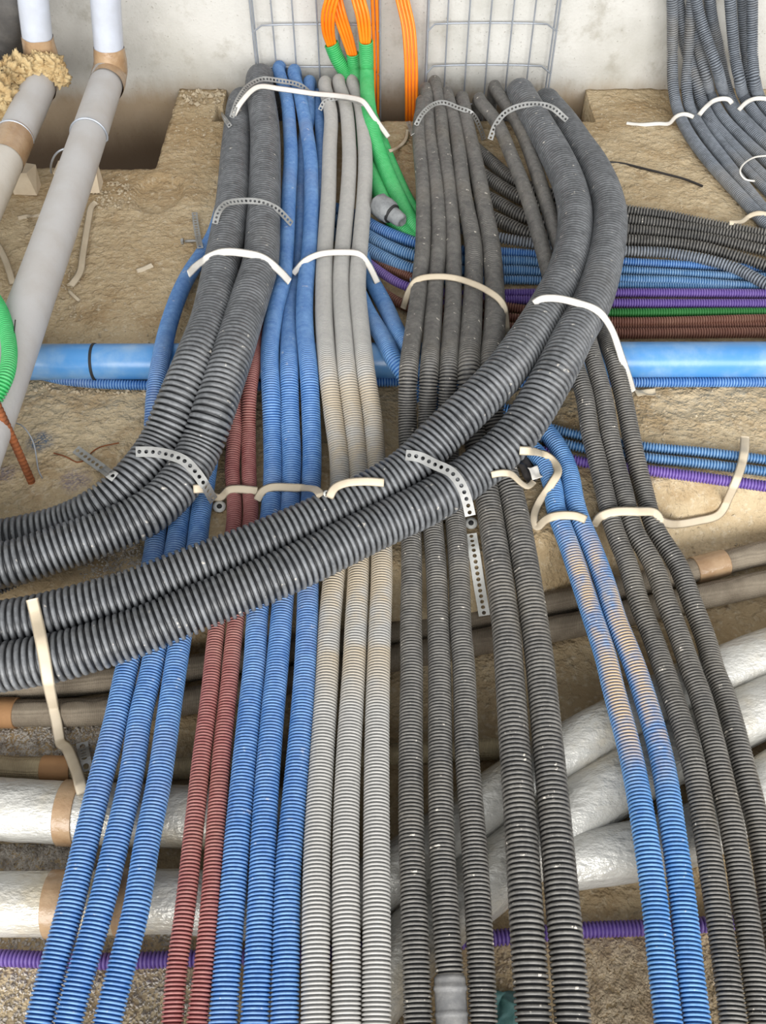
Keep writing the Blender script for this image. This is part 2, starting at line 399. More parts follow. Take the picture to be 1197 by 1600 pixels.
# ------------------------------------------------------------------ conduits
Z_LOW = [(90, .1), (200, .085), (330, .075), (420, .09), (490, .108), (540, .122), (600, .118), (670, .06), (760, .026), (860, .024), (1000, .015), (1300, .02), (1450, .02), (1700, 0)]
Z_RB2 = [(160, .05), (200, .09), (240, .12), (300, .15), (400, .17), (480, .192), (560, .205), (620, .192), (680, .15), (740, .116), (800, .102), (900, .095), (1080, .06)]
Z_LB1 = [(150, .05), (220, .08), (300, .11), (400, .135), (480, .165), (560, .185), (640, .16), (700, .115), (760, .098)]
Z_B3 = [(90, .09), (190, .06), (300, .035), (420, .045), (490, .08), (540, .116), (600, .116), (670, .06), (760, .026), (860, .024), (1000, .015), (1300, .02), (1450, .02), (1700, 0)]
Z_UND = [(150, .03), (420, .03), (500, .07), (545, .113), (600, .113), (680, .05), (760, .025), (860, .024), (1000, .015), (1300, .02), (1450, .02), (1700, 0)]
Z_MID = [(120, .09), (200, .085), (300, .09), (450, .095), (540, .165), (600, .165), (660, .085), (760, .027), (860, .026), (1000, .015), (1300, .02), (1450, .02), (1700, 0)]
Z_RGT = [(140, .1), (300, .11), (400, .12), (480, .122), (560, .132), (610, .11), (700, .066), (780, .026), (900, .005), (1000, -.005), (1200, .02), (1450, .01), (1700, 0)]
Z_LB = [(110, .1), (300, .11), (400, .135), (480, .165), (560, .185), (640, .16), (700, .115), (760, .098), (930, .09)]
Z_RB = [(130, .11), (200, .13), (300, .15), (400, .17), (480, .192), (560, .205), (620, .192), (680, .15), (740, .116), (800, .102), (900, .095), (1080, .06)]
def pts(tab, *xy, tail=True, dz=0):
    out = [P(x, y, prof(tab, y) + dz) for x, y in xy]
    if tail:
        p = out[0]; out = [p + np.array(t) for t in ((0, .115, -.6), (0, .115, -.28), (0, .105, -.1), (0, .06, -.018))] + out
    return out
def conduit(label, group, mat, r, pitch, p, **kw):
    return tag(ribbed(p, r, pitch, M[mat], **kw), label, 'conduit', group)

g = 'blue conduits at lower left'
conduit('dusty blue corrugated conduit, leftmost of the blue trio ending at the lower left corner', g, 'blue', .0215, .0060,
  pts(Z_UND, (361, 235), (352, 300), (333, 367), (293, 433), (267, 500), (250, 567), (242, 617), (239, 700), (246, 790), (245, 833), (238, 883), (196, 1050), (182, 1117), (158, 1217), (135, 1317), (109, 1425), (83, 1513), (62, 1590), (42, 1660), tail=False))
conduit('dusty blue corrugated conduit, middle of the blue trio ending at the lower left corner', g, 'blue', .0215, .0060,
  pts(Z_UND, (380, 235), (368, 300), (345, 400), (312, 500), (297, 567), (292, 640), (287, 740), (281, 800), (275, 850), (237, 1050), (220, 1117), (203, 1217), (180, 1317), (155, 1425), (130, 1513), (110, 1590), (92, 1660), tail=False))
conduit('dusty blue corrugated conduit, rightmost of the lower left blue trio, next to the red pair', g, 'blue', .0215, .0060,
  pts(Z_UND, (402, 235), (388, 300), (368, 400), (342, 500), (332, 567), (330, 640), (326, 710), (318, 767), (311, 817), (307, 857), (280, 1017), (264, 1117), (248, 1217), (228, 1317), (211, 1425), (190, 1513), (171, 1590), (154, 1660), tail=False))
g = 'red conduits'
conduit('thin dull red corrugated conduit, left one of the two red ones', g, 'red', .0165, .0058,
  pts(Z_UND, (412, 270), (405, 300), (390, 400), (376, 500), (368, 567), (366, 667), (362, 733), (365, 767), (366, 817), (339, 983), (327, 1083), (314, 1183), (304, 1283), (290, 1425), (278, 1513), (271, 1590), (265, 1660), tail=False))
conduit('thin dull red corrugated conduit, right one of the two red ones', g, 'red', .0165, .0058,
  pts(Z_UND, (428, 270), (422, 300), (412, 400), (406, 500), (399, 560), (391, 617), (389, 683), (389, 767), (391, 800), (368, 983), (358, 1083), (346, 1183), (337, 1283), (327, 1425), (319, 1513), (310, 1590), (303, 1660), tail=False))
g = 'blue conduits between red and grey'
conduit('blue corrugated conduit, leftmost of the central blue trio, next to the red pair', g, 'blue', .0215, .0060,
  pts(Z_LOW, (436, 110), (447, 150), (452, 200), (455, 250), (452, 300), (447, 370), (443, 433), (431, 483), (422, 550), (423, 617), (425, 683), (426, 750), (423, 800), (404, 950), (398, 1033), (387, 1130), (373, 1283), (357, 1500), (350, 1590), (345, 1660)))
conduit('blue corrugated conduit, middle one of the central blue trio between red and grey', g, 'blue', .0215, .0060,
  pts(Z_B3, (482, 133), (482, 180), (474, 240), (470, 300), (470, 360), (465, 420), (455, 467), (451, 517), (452, 583), (454, 650), (457, 717), (455, 767), (453, 800), (440, 950), (434, 1033), (426, 1130), (414, 1283), (402, 1500), (397, 1590), (393, 1660)))
conduit('blue corrugated conduit touching the grey ones, rightmost of the central blue trio', g, 'blue', .0215, .0060,
  pts(Z_LOW, (459, 115), (468, 150), (478, 200), (486, 250), (487, 300), (485, 350), (483, 390), (478, 450), (477, 517), (482, 583), (485, 650), (487, 717), (486, 767), (485, 800), (481, 950), (477, 1033), (470, 1130), (460, 1250), (451, 1368), (448, 1500), (445, 1590), (443, 1660)))
g = 'grey conduits'
gl = 'light grey corrugated conduit, %s of the three grey ones'
conduit(gl % 'leftmost' + ', beside the blue trio', g, 'grey', .0222, .0061, pts(Z_LOW, (507, 135), (517, 180), (516, 233), (513, 300), (509, 367), (507, 450), (507, 517), (512, 583), (521, 650), (531, 717), (532, 770), (529, 840), (520, 917), (513, 983), (510, 1046), (503, 1184), (497, 1322), (494, 1460), (492, 1590), (491, 1660)), dirt=(.78, 1.62, .7, False))
conduit(gl % 'middle one', g, 'grey', .0222, .0061, pts(Z_LOW, (529, 131), (541, 167), (546, 233), (543, 300), (538, 367), (533, 450), (536, 517), (542, 583), (552, 650), (560, 717), (563, 770), (561, 840), (558, 917), (555, 983), (553, 1046), (546, 1184), (541, 1322), (540, 1460), (540, 1590), (540, 1660)), dirt=(.78, 1.62, .7, False))
conduit(gl % 'rightmost' + ', bordering bare floor', g, 'grey', .0222, .0061, pts(Z_LOW, (551, 131), (564, 167), (570, 233), (569, 300), (565, 367), (558, 450), (563, 517), (572, 583), (583, 650), (588, 717), (592, 780), (595, 850), (595, 917), (593, 983), (592, 1046), (590, 1184), (588, 1322), (587, 1460), (587, 1590), (587, 1660)), dirt=(.78, 1.62, .7, False))
g = 'medium black conduits in the middle'
ml = 'black corrugated conduit, %s of the middle five strapped together'
conduit(ml % 'leftmost', g, 'black', .0215, .0064, pts(Z_MID, (661, 165), (656, 195), (656, 233), (661, 300), (662, 383), (655, 450), (646, 517), (639, 583), (638, 650), (640, 740), (642, 883), (642, 983), (644, 1046), (643, 1184), (643, 1322), (647, 1460), (652, 1580), (656, 1660)))
m2 = conduit(ml % 'second from left' + ', lower end sleeved grey', g, 'black', .0215, .0064, pts(Z_MID, (666, 145), (671, 200), (682, 300), (686, 383), (681, 450), (675, 517), (670, 583), (668, 650), (672, 740), (681, 883), (684, 983), (686, 1046), (689, 1184), (692, 1322), (698, 1460), (705, 1574), (710, 1660)))
conduit(ml % 'middle one', g, 'black', .0215, .0064, pts(Z_MID, (680, 133), (688, 167), (693, 233), (702, 300), (709, 383), (708, 450), (705, 517), (702, 583), (700, 650), (705, 740), (716, 883), (720, 983), (726, 1046), (731, 1184), (740, 1322), (748, 1460), (754, 1574), (758, 1660)))
conduit(ml % 'fourth from the left' + ', thicker near us', g, 'black', (.0215, .0225, .0275, .0275, .0275), .0081, pts(Z_MID, (700, 152), (711, 200), (725, 300), (739, 383), (739, 450), (737, 517), (733, 583), (735, 650), (752, 730), (762, 783), (779, 883), (792, 983), (796, 1046), (804, 1184), (815, 1322), (825, 1460), (834, 1574), (840, 1660)))
conduit(ml % 'rightmost' + ', thicker near us', g, 'black', (.022, .0235, .0275, .0275, .0275), .0081, pts(Z_MID, (724, 160), (731, 200), (752, 300), (768, 383), (772, 450), (772, 517), (768, 583), (772, 650), (788, 730), (801, 783), (820, 883), (837, 983), (846, 1046), (859, 1184), (870, 1322), (882, 1460), (893, 1574), (900, 1660)))
g = 'black conduits at the right'
tl = 'black corrugated conduit, %s of the trio running to the lower right corner'
conduit(tl % 'leftmost' + '', g, 'black', .0205, .0064, pts(Z_RGT, (752, 160), (775, 190), (797, 240), (822, 300), (840, 360), (853, 410), (870, 470), (893, 550), (914, 619), (922, 677), (930, 708), (943, 766), (958, 824), (981, 882), (999, 940), (1022, 998), (1040, 1050), (1051, 1085), (1081, 1187), (1101, 1300), (1119, 1412), (1137, 1525), (1148, 1600), (1156, 1660)))
conduit(tl % 'middle one', g, 'black', .0205, .0064, pts(Z_RGT, (775, 140), (795, 170), (813, 200), (848, 300), (868, 360), (885, 420), (903, 480), (923, 550), (943, 619), (954, 677), (960, 708), (975, 766), (989, 824), (1020, 882), (1040, 940), (1062, 998), (1080, 1050), (1094, 1085), (1122, 1187), (1146, 1300), (1163, 1412), (1179, 1525), (1190, 1600), (1198, 1660)))
conduit(tl % 'rightmost', g, 'black', .0205, .0064, pts(Z_RGT, (880, 280), (898, 360), (915, 430), (938, 500), (959, 561), (974, 619), (985, 677), (991, 708), (1005, 766), (1022, 824), (1059, 882), (1082, 940), (1104, 998), (1118, 1050), (1132, 1085), (1158, 1187), (1185, 1300), (1205, 1412), (1222, 1525), (1240, 1660), tail=False, dz=-.02))
# blue pair on the right, coming from under the grey bundle
g = 'blue conduits at the right'
Z_D = [(300, .03), (450, .035), (500, .08), (545, .113), (590, .1), (640, .03), (700, .03), (800, .024), (900, .01), (1100, .01), (1300, .02), (1450, .01), (1700, 0)]
conduit('tan-stained blue corrugated conduit, left one of the pair at the lower right', g, 'dirtyblue', .0211, .0064, pts(Z_D, (558, 455), (573, 487), (600, 530), (622, 570), (670, 625), (740, 662), (797, 682), (830, 702), (849, 725), (863, 760), (868, 793), (875, 815), (890, 853), (910, 911), (929, 969), (947, 1027), (958, 1075), (986, 1187), (1007, 1300), (1024, 1412), (1037, 1525), (1046, 1600), (1052, 1660), tail=False), dirt=(.62, 1.22, 1.0, True))
conduit('tan-stained blue corrugated conduit, right one of the pair at the lower right', g, 'dirtyblue', .0211, .0064, pts(Z_D, (566, 398), (575, 425), (600, 475), (627, 530), (680, 595), (750, 636), (812, 650), (847, 668), (870, 697), (888, 737), (897, 783), (906, 812), (924, 853), (946, 911), (964, 969), (987, 1027), (1003, 1075), (1033, 1187), (1051, 1300), (1068, 1412), (1081, 1525), (1091, 1600), (1098, 1660), tail=False), dirt=(.62, 1.22, 1.0, True))
# thick pairs
conduit('thick black corrugated conduit, left one of the upper pair sweeping to the left edge', 'thick black conduits at the left', 'bigblack', .046, .0126,
  pts(Z_LB1, (376, 165), (371, 220), (364, 300), (357, 360), (344, 430), (328, 500), (306, 560), (280, 625), (248, 700), (208, 752), (167, 789))[:-1] + [P(160, 792, .085), P(100, 822, .062), P(0, 846, .055), P(-90, 860, .055)], seg=26)
conduit('thick black corrugated conduit, right one of the upper pair sweeping to the left edge', 'thick black conduits at the left', 'bigblack', .046, .0126,
  pts(Z_LB, (406, 128), (413, 200), (414, 300), (411, 350), (406, 410), (395, 450), (380, 500), (365, 550), (348, 600), (331, 650), (312, 700), (280, 755), (233, 800), (167, 831), (100, 854), (33, 876), (0, 883), (-90, 895)), seg=26)
conduit('thick black corrugated conduit, upper one of the pair curving across all other bundles', 'thick black conduits across the picture', 'bigblack', .046, .0126,
  pts(Z_RB, (815, 152), (838, 190), (866, 236), (886, 280), (896, 320), (898, 352), (893, 398), (881, 435), (863, 470), (820, 537), (780, 590), (722, 650), (683, 688), (640, 732), (567, 777), (493, 812), (410, 847), (333, 877), (300, 889), (200, 928), (133, 948), (67, 965), (0, 977), (-90, 990)), seg=26)
conduit('thick black corrugated conduit, lower one of the pair curving across all other bundles', 'thick black conduits across the picture', 'bigblack', .046, .0126,
  pts(Z_RB2, (857, 166), (880, 194), (903, 226), (927, 260), (946, 305), (952, 345), (948, 387), (940, 430), (925, 475), (893, 530), (867, 581), (815, 668), (773, 713), (732, 746), (672, 785), (617, 811), (550, 843), (483, 876), (417, 906), (350, 933), (300, 953), (233, 981), (167, 1004), (100, 1024), (0, 1043), (-90, 1055)), seg=26)
# hidden-ended blue one behind
conduit('shaded blue conduit end between the central blue trio and the grey conduit tops', None, 'blue', .018, .006, pts(Z_UND, (496, 152), (500, 200), (502, 260), (500, 330), (506, 400), tail=True, dz=.02))

# ---- cross bundle lying on the slab at the right
def cross(label, group, mat, r, pitch, *p, **kw): return conduit(label, group, mat, r, pitch, [P(*q) for q in p], **kw)
g = 'black conduits crossing the slab at the right'
hl = 'thin black conduit across the slab, %s of the fan at the right edge'
cross(hl % 'topmost', g, 'black', (.0195, .0195, .017, .0145), .0085, (700, 195, .03), (740, 228, .03), (767, 252, .03), (807, 284, .025), (880, 310, .02), (978, 329, .02), (1040, 337, .02), (1100, 349, .02), (1197, 367, .02), (1300, 385, .02))
cross(hl % 'second from top', g, 'black', (.0195, .0195, .017, .0145), .0085, (705, 235, .03), (740, 262, .03), (770, 283, .03), (813, 309, .025), (880, 330, .02), (978, 344, .02), (1040, 351, .02), (1100, 360, .02), (1197, 378, .022), (1300, 396, .022))
cross(hl % 'third from top', g, 'black', (.0195, .0195, .017, .0145), .0085, (705, 270, .03), (740, 296, .03), (777, 316, .03), (820, 339, .025), (880, 352, .02), (978, 360, .02), (1040, 365, .02), (1100, 372, .024), (1197, 392, .026), (1300, 415, .026))
cross(hl % 'fourth from top', g, 'black', (.0195, .0195, .017, .0145), .0085, (705, 300, .03), (740, 326, .03), (783, 346, .03), (830, 366, .025), (880, 372, .022), (978, 376, .024), (1040, 380, .026), (1100, 388, .03), (1197, 415, .03), (1300, 446, .03))
cross('pale dusty conduit across the slab, lowest of the black fan above the light blues', g, 'greyblack', .0155, .0085, (700, 352, .03), (780, 372, .03), (880, 386, .026), (978, 392, .026), (1040, 395, .03), (1100, 405, .036), (1150, 420, .036), (1197, 444, .036), (1300, 485, .036))
g = 'light blue conduits crossing the slab'
cl = 'light blue corrugated conduit crossing the slab at the right, %s of four'
cross(cl % 'topmost', g, 'blue', (.0185, .0175, .0125, .0125), .0068, (520, 325, .02), (560, 340, .03), (590, 358, .035), (648, 380, .03), (715, 391, .02), (810, 396, .016), (970, 409, .016), (1060, 414, .016), (1140, 418, .013), (1230, 420, .013))
cross(cl % 'second from top', g, 'paleblue', (.0185, .0175, .0125, .0125), .0068, (520, 343, .02), (560, 360, .03), (600, 382, .035), (648, 400, .03), (715, 407, .02), (810, 409, .016), (970, 422, .016), (1060, 427, .016), (1150, 432, .013), (1230, 434, .013))
cross(cl % 'third from top', g, 'paleblue', (.0185, .0175, .0125, .0125), .0068, (520, 365, .02), (560, 382, .03), (600, 403, .03), (647, 422, .025), (715, 424, .018), (810, 423, .016), (970, 436, .017), (1060, 439, .016), (1150, 446, .013), (1230, 449, .013))
cross(cl % 'lowest', g, 'paleblue', .0125, .0067, (640, 440, .014), (715, 440, .014), (810, 438, .014), (880, 441, .013), (970, 446, .01), (1197, 449, .008), (1230, 449, .008))
g = 'purple conduits crossing the slab at the right'
cross('purple corrugated conduit crossing the slab, upper of two adjacent above the green one', g, 'purple', .0128, .0067, (560, 395, .02), (580, 414, .03), (637, 448, .03), (715, 459, .018), (815, 458, .017), (966, 458, .017), (1197, 459, .017), (1260, 459, .017))
cross('purple corrugated conduit crossing the slab, lower of two adjacent, touching the green one', g, 'purple', .0128, .0067, (690, 474, .014), (815, 469, .014), (880, 472, .015), (960, 474, .017), (1197, 474, .017), (1260, 474, .017))
cross('green corrugated conduit crossing the slab between purple and brown conduits', None, 'darkgreen', .0125, .0067, (800, 482, .008), (880, 487, .01), (950, 489, .012), (1197, 488, .012), (1260, 488, .012))
g = 'brown conduits crossing the slab at the right'
bl = 'brown corrugated conduit crossing the slab, %s'
cross(bl % 'upper one of the browns under the green conduit', g, 'brown', .013, .0067, (560, 380, .012), (595, 412, .014), (643, 434, .018), (715, 466, .016), (800, 481, .014), (880, 492, .014), (950, 502, .016), (1197, 499, .016), (1260, 499, .016))
cross(bl % 'partly hidden one between the other two browns', g, 'brown', .012, .0067, (640, 470, .012), (715, 487, .012), (800, 496, .012), (880, 503, .01), (950, 510, .006), (1197, 509, .006), (1260, 509, .006))
cross(bl % 'lowest one just behind the big blue pipe', g, 'brown', .014, .0067, (570, 425, .014), (593, 452, .016), (630, 476, .016), (715, 502, .016), (800, 512, .017), (880, 518, .018), (950, 521, .02), (1197, 520, .02), (1260, 520, .02))

# ---- big smooth blue pipe with its small companion
o = empty('water_pipe', tuple(P(600, 600, 0)))
tag(o, 'thick smooth bright blue pipe lying straight across the slab under all bundles', 'pipe')
smooth_tube([P(-60, 566, .048), P(300, 565, .048), P(800, 563, .048), P(1290, 562, .048)], .0435, M['pvc_blue'], 'pipe_body', o, 28, True)
def ringband(path_c, axis, r, w, mat, name, parent, thick=.002, seg=28):
    v, f = lathe([(r - .003, -w / 2), (r + thick, -w / 2), (r + thick, -w / 2 + .001), (r + thick, w / 2 - .001), (r + thick, w / 2), (r - .003, w / 2)], seg, path_c, axis); return link(name, v, f, mat, parent)
ringband(P(149, 566, .048), (1, 0, 0), .0437, .006, M['rubber'], 'clamp_ring', o)
conduit('thin blue corrugated conduit tucked along the front of the smooth blue pipe', None, 'blue', .0122, .0067, [P(-60, 578, .016), P(45, 583, .016), (P(100, 594, .016)), P(150, 599, .016), P(240, 602, .016), P(500, 603, .015), P(605, 597, .015), P(800, 598, .015), P(1000, 598, .015), P(1290, 597, .015)])
g = 'thin conduits under the right black trio'
cross('thin blue conduit under the right black trio, upper of two reaching the right edge', g, 'paleblue', .0118, .0067, (815, 652, .013), (865, 670, .013), (905, 680, .013), (1009, 698, .013), (1100, 707, .013), (1197, 719, .013), (1280, 731, .013))
cross('thin blue corrugated conduit under the right black trio, lower of two beside the purple one', g, 'paleblue', .0118, .0067, (820, 676, .013), (870, 690, .013), (910, 700, .013), (1009, 715, .013), (1100, 725, .013), (1197, 737, .013), (1280, 749, .013))
cross('thin purple corrugated conduit under the right black trio, beneath two thin blue ones', g, 'purple', .0128, .0067, (820, 697, .014), (870, 712, .014), (910, 722, .014), (1024, 737, .014), (1100, 747, .014), (1197, 760, .014), (1280, 772, .014))
cross('purple corrugated conduit lying across the bottom of the picture under all bundles', None, 'purple', .0135, .0067, (-60, 1494, -.124), (60, 1499, -.124), (160, 1502, -.124), (270, 1499, -.124), (500, 1490, -.124), (785, 1464, -.124), (915, 1453, -.124), (1000, 1450, -.124), (1095, 1445, -.124), (1260, 1436, -.124))

# ---- dusty conduits dropping down the wall at top right
g = 'dusty conduits coming down the wall at top right'
xl = 'dusty grey conduit down the wall at top right, %s'
def drop_tube(label, wall, floor, r=.0182):
    conduit(xl % label, g, 'greyblack', r, .0072, [PY(x, y, Y) for x, y, Y in wall] + [P(x, y, z) for x, y, z in floor])
drop_tube('first from left', [(1046, -60, 3.12), (1050, 0, 3.11), (1050, 80, 3.10), (1051, 130, 3.04)], [(1057, 165, .045), (1075, 205, .025), (1111, 255, .02), (1154, 304, .02), (1192, 345, .02), (1240, 395, .02)])
drop_tube('second from left', [(1086, -60, 3.12), (1082, 0, 3.11), (1076, 87, 3.08), (1072, 130, 3.03)], [(1076, 165, .045), (1096, 203, .025), (1140, 261, .02), (1192, 328, .02), (1240, 390, .02)])
drop_tube('lowest of the strapped trio', [(1052, -60, 3.15), (1062, 10, 3.15), (1078, 80, 3.1), (1088, 125, 3.03)], [(1097, 160, .05), (1111, 188, .03), (1140, 222, .02), (1197, 280, .02), (1250, 335, .02)])
drop_tube('middle one of the strapped trio', [(1078, -60, 3.13), (1084, 20, 3.12), (1092, 72, 3.08), (1104, 120, 3.02)], [(1110, 145, .06), (1128, 180, .035), (1169, 225, .022), (1197, 251, .02), (1250, 300, .02)])
drop_tube('upper one of the strapped trio', [(1080, -60, 3.1), (1090, 10, 3.09), (1101, 50, 3.06), (1120, 105, 3.0)], [(1133, 150, .06), (1163, 193, .035), (1197, 225, .025), (1250, 268, .02)])
drop_tube('vanishing behind the strapped trio', [(1108, -60, 3.16), (1112, 20, 3.16), (1124, 80, 3.14), (1132, 125, 3.08)], [(1146, 165, .03), (1180, 205, .02), (1230, 250, .02)])
drop_tube('first of the right-edge group', [(1136, -60, 3.1), (1140, 0, 3.09), (1148, 87, 3.05), (1156, 125, 3.0)], [(1162, 148, .06), (1178, 174, .035), (1200, 200, .025), (1250, 248, .02)])
drop_tube('slim one behind right-edge group', [(1158, -60, 3.15), (1160, 0, 3.15), (1164, 87, 3.13), (1168, 120, 3.08)], [(1176, 150, .04), (1200, 180, .025), (1250, 225, .02)], .016)
drop_tube('nearest the right edge', [(1176, -60, 3.1), (1175, 0, 3.09), (1175, 87, 3.05), (1179, 125, 3.0)], [(1186, 150, .06), (1204, 176, .035), (1250, 220, .02)])
drop_tube('thin one behind the first two', [(1056, -60, 3.16), (1060, 0, 3.16), (1068, 70, 3.15), (1080, 120, 3.1)], [(1086, 160, .03), (1112, 203, .02), (1146, 243, .018), (1200, 300, .018), (1250, 352, .018)], .014)

# ---- green conduits with orange cables
g = 'green conduits with orange cables'
gr3 = [PY(571, 64, 3.02), PY(573, 110, 3.03), P(575, 150, .12), P(583, 205, .09), P(597, 252, .06), P(620, 305, .045), P(650, 355, .04), P(690, 392, .03)]
conduit('green corrugated conduit with the tallest upright end, orange cables entering it', g, 'green', .0235, .0068, gr3, bvh=True)
gr1 = [PY(517, 68, 3.1), PY(526, 90, 3.1), PY(540, 115, 3.09), P(556, 170, .04), P(572, 240, .03), P(590, 295, .03), P(612, 340, .03), P(645, 372, .025), P(690, 405, .02)]
conduit('green corrugated conduit leaning left, leftmost of three with orange cables', g, 'green', .0245, .0068, gr1)
gr2 = [PY(551, 84, 3.09), PY(554, 110, 3.09), P(575, 170, .06), P(594, 215, .045), P(614, 265, .035), P(638, 318, .03), P(662, 350, .03), P(700, 385, .02)]
conduit('green corrugated conduit, shortest end in the middle of the three with orange cables', g, 'green', .022, .0068, gr2)
conduit('bright green corrugated conduit loop at the left edge in front of the grey pipe', None, 'green', .0165, .0068, [P(-70, 400, .2), P(-25, 445, .23), P(2, 485, .235), P(13, 525, .235), P(15, 560, .235), P(6, 597, .23), P(-20, 640, .2), P(-70, 690, .15)])
conduit('black corrugated conduit peeking out at the left edge under the green loop', None, 'black', .0145, .0068, [P(-70, 480, .17), P(-25, 520, .18), P(-6, 560, .18), P(-10, 600, .18), P(-60, 650, .15)])
conduit('blue corrugated conduit just peeking in at the left edge near the rusty rebar', None, 'blue', .021, .006, [P(-70, 620, .1), P(-25, 660, .1), P(-12, 690, .08), P(-20, 720, .06), P(-70, 760, .03)])
conduit('dark blue-grey conduit under the thick black pair near the left edge', None, 'greyblack', .02, .0064, [P(-60, 935, .02), P(0, 912, .022), P(40, 893, .022), P(110, 860, .022)])
def cables(bundle, group, lab, offs):
    for (ox, oy), l in zip(offs, lab):
        p = [q + np.array([ox * .0115, oy * .0115, 0]) * k for q, k in bundle]
        tag(smooth_tube(p, .0056, M['orange'], 'orange_cable', None, 8, step=.012), l, 'cable', group)
def bl4(where): return ['orange cable, %s strand %s' % (n, where) for n in ('leftmost', 'second', 'third', 'rightmost')]
Q4 = [(-1.5, 0), (-.5, .3), (.5, 0), (1.5, -.3)]
cables([(PY(526, -60, 3.08), 1), (PY(522, -15, 3.06), 1), (PY(513, 20, 3.06), 1), (PY(513, 50, 3.08), .9), (PY(519, 72, 3.1), .7), (PY(526, 90, 3.1), .6)], 'orange cables into the leaning green conduit', bl4('looping into the leftmost green conduit'), Q4)
cables([(PY(520, -60, 3.12), 1), (PY(524, -5, 3.1), 1), (PY(530, 20, 3.09), 1), (PY(543, 60, 3.09), .9), (PY(551, 88, 3.09), .7), (PY(553, 104, 3.09), .6)], 'orange cables into the short green conduit', bl4('slanting into the middle green conduit'), Q4)
cables([(PY(552, -60, 3.04), 1), (PY(558, -10, 3.03), 1), (PY(567, 25, 3.02), 1), (PY(570, 50, 3.02), .9), (PY(571, 68, 3.02), .7), (PY(572, 90, 3.025), .6)], 'orange cables into the tall green conduit', bl4('entering the tallest green conduit'), Q4)
cables([(PY(582, -60, 3.12), 1), (PY(585, 0, 3.12), 1), (PY(588, 90, 3.12), 1), (PY(588, 150, 3.12), 1), (PY(588, 176, 3.12), 1), (PY(588, 240, 3.12), 1)], 'orange cables dropping straight', ['orange cable dropping straight behind the tall green conduit, left strand', 'orange cable dropping straight behind the tall green conduit, right strand'], [(-.6, .2), (.6, 0)])
cables([(PY(618, -60, 3.13), 1), (PY(629, 0, 3.12), 1), (PY(638, 40, 3.1), 1), (PY(642, 90, 3.08), 1), (PY(643, 140, 3.07), 1), (PY(643, 186, 3.07), 1), (PY(643, 260, 3.07), 1)], 'orange cables right of the grey tops', bl4('of the group hanging between the two wire trays'), Q4)

# ------------------------------------------------------------------ insulated pipes
g = 'foil wrapped pipes'
def pipe(name, label, cat, group, mat, r, p, bands=(), sleeve='lagging', lump=.0015):
    P3 = run_on([P(*q) for q in p]); o = empty(name, tuple(P3[len(P3) // 2] - np.array([0, 0, r]))); tag(o, label, cat, group)
    smooth_tube(P3, r, M[mat], sleeve, o, 24, True, cap=True, lump=lump)
    path, ro = spline(P3, [r] * len(P3)); d = np.concatenate([[0], np.cumsum(np.linalg.norm(np.diff(path, axis=0), axis=1))])
    for px, w, m, nm in bands:                                    # band centred where the pipe passes that column
        proj = np.array([598.5 + F * q[0] / (q[1] * cT - (q[2] - H) * sT) for q in path]); k = int(np.argmin(abs(proj - px)))
        a = path[min(k + 3, len(path) - 1)] - path[max(k - 3, 0)]
        ringband(path[k], a, r + .001, w, M[m], nm, o)
    return o
LZ = -.14
pipe('lagged_pipe', 'grey woven-lagged pipe with brown tape joint at right, upper of the two slanting ones', 'pipe', 'lagged pipes', 'woven', .027, [(1290, 845, LZ + .04), (1197, 863, LZ + .035), (1085, 891, LZ + .03), (880, 940, LZ + .03), (750, 966, LZ + .03), (620, 990, LZ + .03), (450, 1020, LZ + .03), (305, 1043, LZ + .03), (140, 1064, LZ + .03), (0, 1076, LZ + .03), (-80, 1080, LZ + .03)], [(1108, .075, 'tape', 'tape_joint')])
pipe('lagged_pipe', 'grey woven-lagged pipe with brown band at left edge, lower of the two slanting ones', 'pipe', 'lagged pipes', 'woven', .027, [(1290, 892, LZ + .04), (1197, 911, LZ + .035), (1095, 933, LZ + .03), (875, 981, LZ + .03), (750, 1003, LZ + .03), (620, 1028, LZ + .03), (450, 1064, LZ + .03), (305, 1094, LZ + .03), (160, 1111, LZ + .03), (60, 1114, LZ + .03), (-80, 1112, LZ + .03)], [(8, .05, 'card', 'cardboard_band')])
pipe('lagged_pipe', 'tan woven-lagged pipe with a brown taped joint, just above the foil pipes at left', 'pipe', 'lagged pipes', 'woven2', .021, [(-80, 1193, LZ + .03), (0, 1198, LZ + .03), (85, 1201, LZ + .03), (277, 1201, LZ + .03), (450, 1192, LZ + .03), (620, 1178, LZ + .03), (790, 1170, LZ + .03)], [(90, .055, 'card', 'taped_joint')])
pipe('foil_pipe', 'silver foil-wrapped pipe at lower left, upper of two, tape joint beside the blue conduits', 'pipe', g, 'foil', .054, [(-80, 1260, LZ + .058), (0, 1264, LZ + .058), (110, 1270, LZ + .058), (283, 1276, LZ + .058), (400, 1279, LZ + .058), (510, 1282, LZ + .058)], [(112, .032, 'tape', 'tape_joint')])
pipe('foil_pipe', 'silver foil-wrapped pipe, lower one at left, bending up towards the right edge', 'pipe', g, 'foil', .051, [(-80, 1412, LZ + .055), (0, 1412, LZ + .055), (90, 1412, LZ + .055), (265, 1408, LZ + .055), (420, 1418, LZ + .055), (520, 1415, LZ + .06), (615, 1368, LZ + .065), (765, 1255, LZ + .065), (920, 1155, LZ + .065), (1060, 1082, LZ + .065), (1160, 1038, LZ + .065), (1290, 990, LZ + .065)], [(92, .03, 'tape', 'tape_joint'), (205, .045, 'tape', 'tape_joint')])
